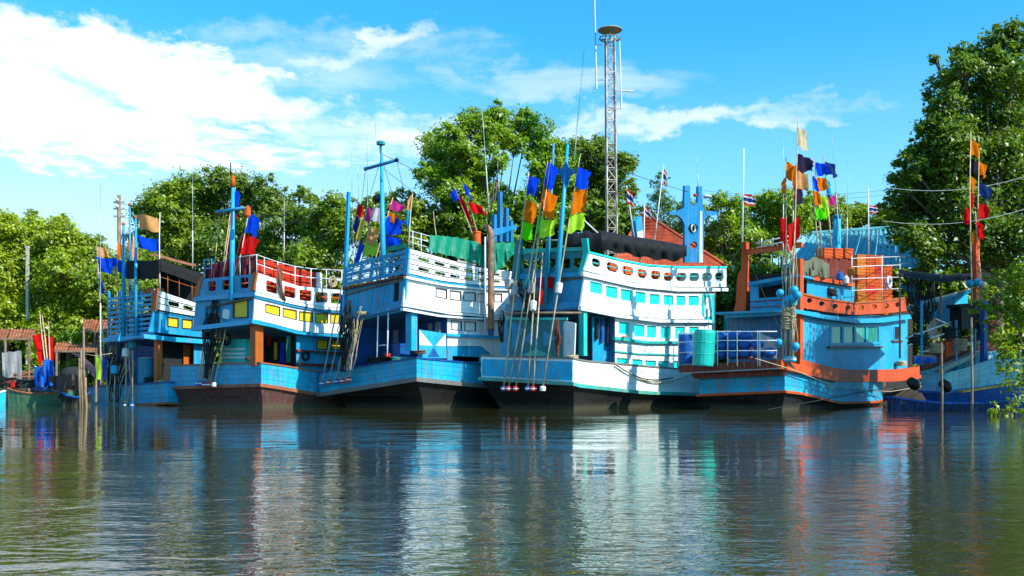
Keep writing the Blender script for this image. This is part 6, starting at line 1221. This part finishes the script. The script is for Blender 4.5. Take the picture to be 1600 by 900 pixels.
for u, v0, v1, Y, lab in [(157, 285, 600, 50, 'thin tall whip antenna left of the utility pole'), (301, 270, 420, 62, 'white mast rising before the olive-green tree'), (444, 300, 405, 62, 'thin white mast before the feathery tree'), (752, 150, 330, 60, 'thin pole standing before the tall bright tree'), (905, 75, 250, 62, 'slanting striped antenna left of the radio tower')]:
    whip(lab, at(u + (12 if u < 900 and u != 157 and u > 700 else -8 if u == 905 else 0), v1, Y), at(u + (8 if u == 905 else 0), v0, Y), .04, WMET)

# ================================================================== radio tower
Y = 61.0; root = thing('radio_tower', 'tall rusty lattice radio tower with a round cap', 'tower', at(957, 600, Y))
zt = at(953, 58, Y).z; xb, xt = at(958, 0, Y).x, at(953, 0, Y).x; nst = 30
def corner(i, k): t = k / nst; w_ = .34 - .07 * t; x = xb + (xt - xb) * t; sx, sy = ((-1, -1), (1, -1), (1, 1), (-1, 1))[i % 4]; return Vector((x + sx * w_, Y + sy * w_, .3 + (zt - .3) * t))
for i in range(4): m = MB(); m.tube([corner(i, k) for k in range(0, nst + 1, 3)], .06, 5); m.build('leg', RUSTT, root)
m = MB()
for k in range(nst):
    for i in range(4): m.tube([corner(i, k), corner(i + 1, k)], .035, 4, False); m.tube([corner(i, k), corner(i + 1, k + 1)] if (k + i) % 2 else [corner(i + 1, k), corner(i, k + 1)], .035, 4, False)
o = m.build('lattice_bracing', RUSTT, root, fix=False)
m = MB(); m.torus(at(953, 60, Y), (0, 0, 1),   .66, .04, 20, 5); m.beam(at(936, 62, Y), at(970, 62, Y), .1, .06); m.beam(at(953, 62, Y - .6), at(953, 62, Y + .6), .1, .06); m.build('platform_ring', RUSTT, root)
m = MB(); p = at(953, 47, Y); m.lathe(p, [(.05, -.6), (.06, -.05), (.78, -.03), (.75, .03), (.35, .13), (.04, .17)], 20); m.build('cap', plain('brown_cap', (.36, .29, .22), .6), root)
for (u, v0, v1, lab) in ((929, -5, 140, 'antenna_whip'), (968, 62, 170, 'antenna_whip')): m = MB(); m.tube([at(u + 3, v1, Y), at(u, v0, Y)], [.06, .03], 5); m.build(lab, STEEL, root)
for v in (70, 125, 140, 158, 170): m = MB(); m.tube([at(953, v, Y), at(930 if v in (70, 125) else 970, v, Y)], .03, 4); m.build('antenna_arm', STEEL, root)
m = MB(); m.tube([at(960, 141, Y), at(990, 143, Y)], .05, 5); m.build('antenna_boom', WMET, root)

# ================================================================== houses behind
Y = 60.0; root = thing('tiled_house', 'house with red tiled hip roof behind the turquoise and white boat', 'house', at(1030, 600, Y))
pk, pk2 = at(1008, 336, Y + 3), at(985, 338, Y + 3.2); eL, eR, eRb, eLb = at(950, 418, Y), at(1136, 418, Y), at(1136, 418, Y) + Vector((0, 7, 0)), at(950, 418, Y) + Vector((0, 7, 0)); pkL = at(1001, 337, Y + 3)
def tiled(a, b_, r0, r1, rows_=16, cols=60):
    R_ = []
    for j in range(rows_ * 2 + 1):
        t = (j // 2 + (j % 2)) / rows_ if j else 0; st = .05 if j % 2 == 0 and j else 0
        R_.append([a.lerp(b_, i / (cols * 2)).lerp(r0.lerp(r1, i / (cols * 2)), min(1, t)) + Vector((0, -.01, st + .035 * (i % 2))) for i in range(cols * 2 + 1)])
    m = MB(); m.sheet(R_); o = m.build('tiled_slope', TILE, root, fix=False); return o
tiled(eL, eR, pkL, pk); tiled(eR, eRb, pk, pk, cols=24); tiled(eRb, eLb, pk, pkL, rows_=4, cols=10); tiled(eLb, eL, pkL, pkL, cols=24)
m = MB(); m.tube([pk + Vector((0, 0, .05)), eR + Vector((0, 0, .08))], .11, 6); m.tube([pkL + Vector((0, 0, .05)), pk + Vector((0, 0, .08))], .11, 6); m.build('ridge_tiles', TILE, root, smooth=True)
m = MB(); x0, x1 = eL.x + .6, eR.x - .6; m.box(((x0 + x1) / 2, Y + 3.6, eL.z / 2), ((x1 - x0) / 2, 0, 0), (0, 3.0, 0), (0, 0, eL.z / 2)); m.build('wall', PLASTER, root)
for k in range(3): m = MB(); x = x0 + 2 + k * 2.6; m.box((x, Y + .58, 4.6), (.5, 0, 0), (0, .05, 0), (0, 0, .7)); w_ = m.build('window', FRAMEB, root); m = MB(); m.box((x, Y + .52, 4.6), (.42, 0, 0), (0, .02, 0), (0, 0, .62)); m.build('pane', GLASS, w_)
Y = 57.0; root = thing('metal_roof_shed', 'shed with turquoise corrugated metal roof behind the orange crates', 'shed', at(1350, 600, Y))
A_, B_, C_, D = at(1268, 366, Y + 6), at(1452, 353, Y + 6), at(1470, 418, Y), at(1226, 418, Y)
for i in range(7): a, z = i / 7 + .002, (i + 1) / 7 - .002; corrugated('roof_sheet', A_.lerp(B_, a), A_.lerp(B_, z), D.lerp(C_, z), D.lerp(C_, a), TROOF, .30, .05, root)
m = MB(); m.tube([A_ + Vector((0, 0, .06)), B_ + Vector((0, 0, .06))], .13, 6); m.build('ridge_cap', TROOF, root)
for t in (0.03, .35, .65, .97):
    p = D.lerp(C_, t); m = MB(); m.tube([(p.x, Y + .4, 0), (p.x, Y + .4, p.z)], .1, 6); m.build('post', WOODP, root)
m = MB(); m.box((D.lerp(C_, .5).x, Y + 5, 2.5), (5, 0, 0), (0, .1, 0), (0, 0, 3.3)); m.build('back_wall', plain('dark_timber_wall', (.06, .05, .045), .85), root)
if TOTAL_LEAVES[0]: print('leaves', TOTAL_LEAVES[0])

# clutter under the trees at the right edge
for i, (u, v, s_, mt, lab) in enumerate([(1435, 540, .5, DROPE, 'dark net heap under the blue slanting panels at right'), (1460, 552, .45, ROPE, 'tan rope heap on the bow next to the folded blue tarpaulin'), (1485, 528, .5, DROPE, 'dark net heap on the red deck of the weathered boat'), (1545, 520, .6, NETB, 'brown net heap beside the dark blue bow post')]): rope_heap('net_heap', lab, b6.S(u, v, 1.3), s_, mt, 90 + i, 20, flat=.9)
net_bundle('dark nets hanging under the black awning at right', lambda u, v, d_: b6.S(u, v, 1.5 + d_), [(1436, 436, 24), (1438, 455, 20), (1440, 480, 18), (1440, 505, 12)], .3, DROPE, 95, 50)
net_bundle('dark nets hanging beside the black machine box', lambda u, v, d_: b6.S(u, v, 1.2 + d_), [(1532, 440, 8), (1534, 470, 12), (1534, 505, 10), (1535, 530, 6)], .3, DROPE, 96, 50)
basket('tan basket on the bow of the weathered boat at right', b6.S(1500, 548, 1.0), .3, .45, ROPE)
for i, (u, v, mt, lab) in enumerate([(10, 600, REDW, 'red bucket on the small green boat'), (28, 598, LBPLA, 'sky blue tub on the small green boat'), (40, 602, FOAM, 'white tub on the small green boat')]):
    m = MB(); m.lathe(at(u + 12, v + 5, 47.9), [(.16, 0), (.22, .25), (.24, .27), (.2, .28)], 12); tag(m.build('tub', mt), lab, 'tub')
rope_heap('net_heap', 'dark net heap amidships in the small green boat', at(45, 606, 47.9), .6, DROPE, 99, 20, flat=.7)
rope_heap('net_heap', 'brown net heap on the bank below the tin roof at the far left', at(30, 600, 50.8), .9, NETB, 100, 20, flat=.7)
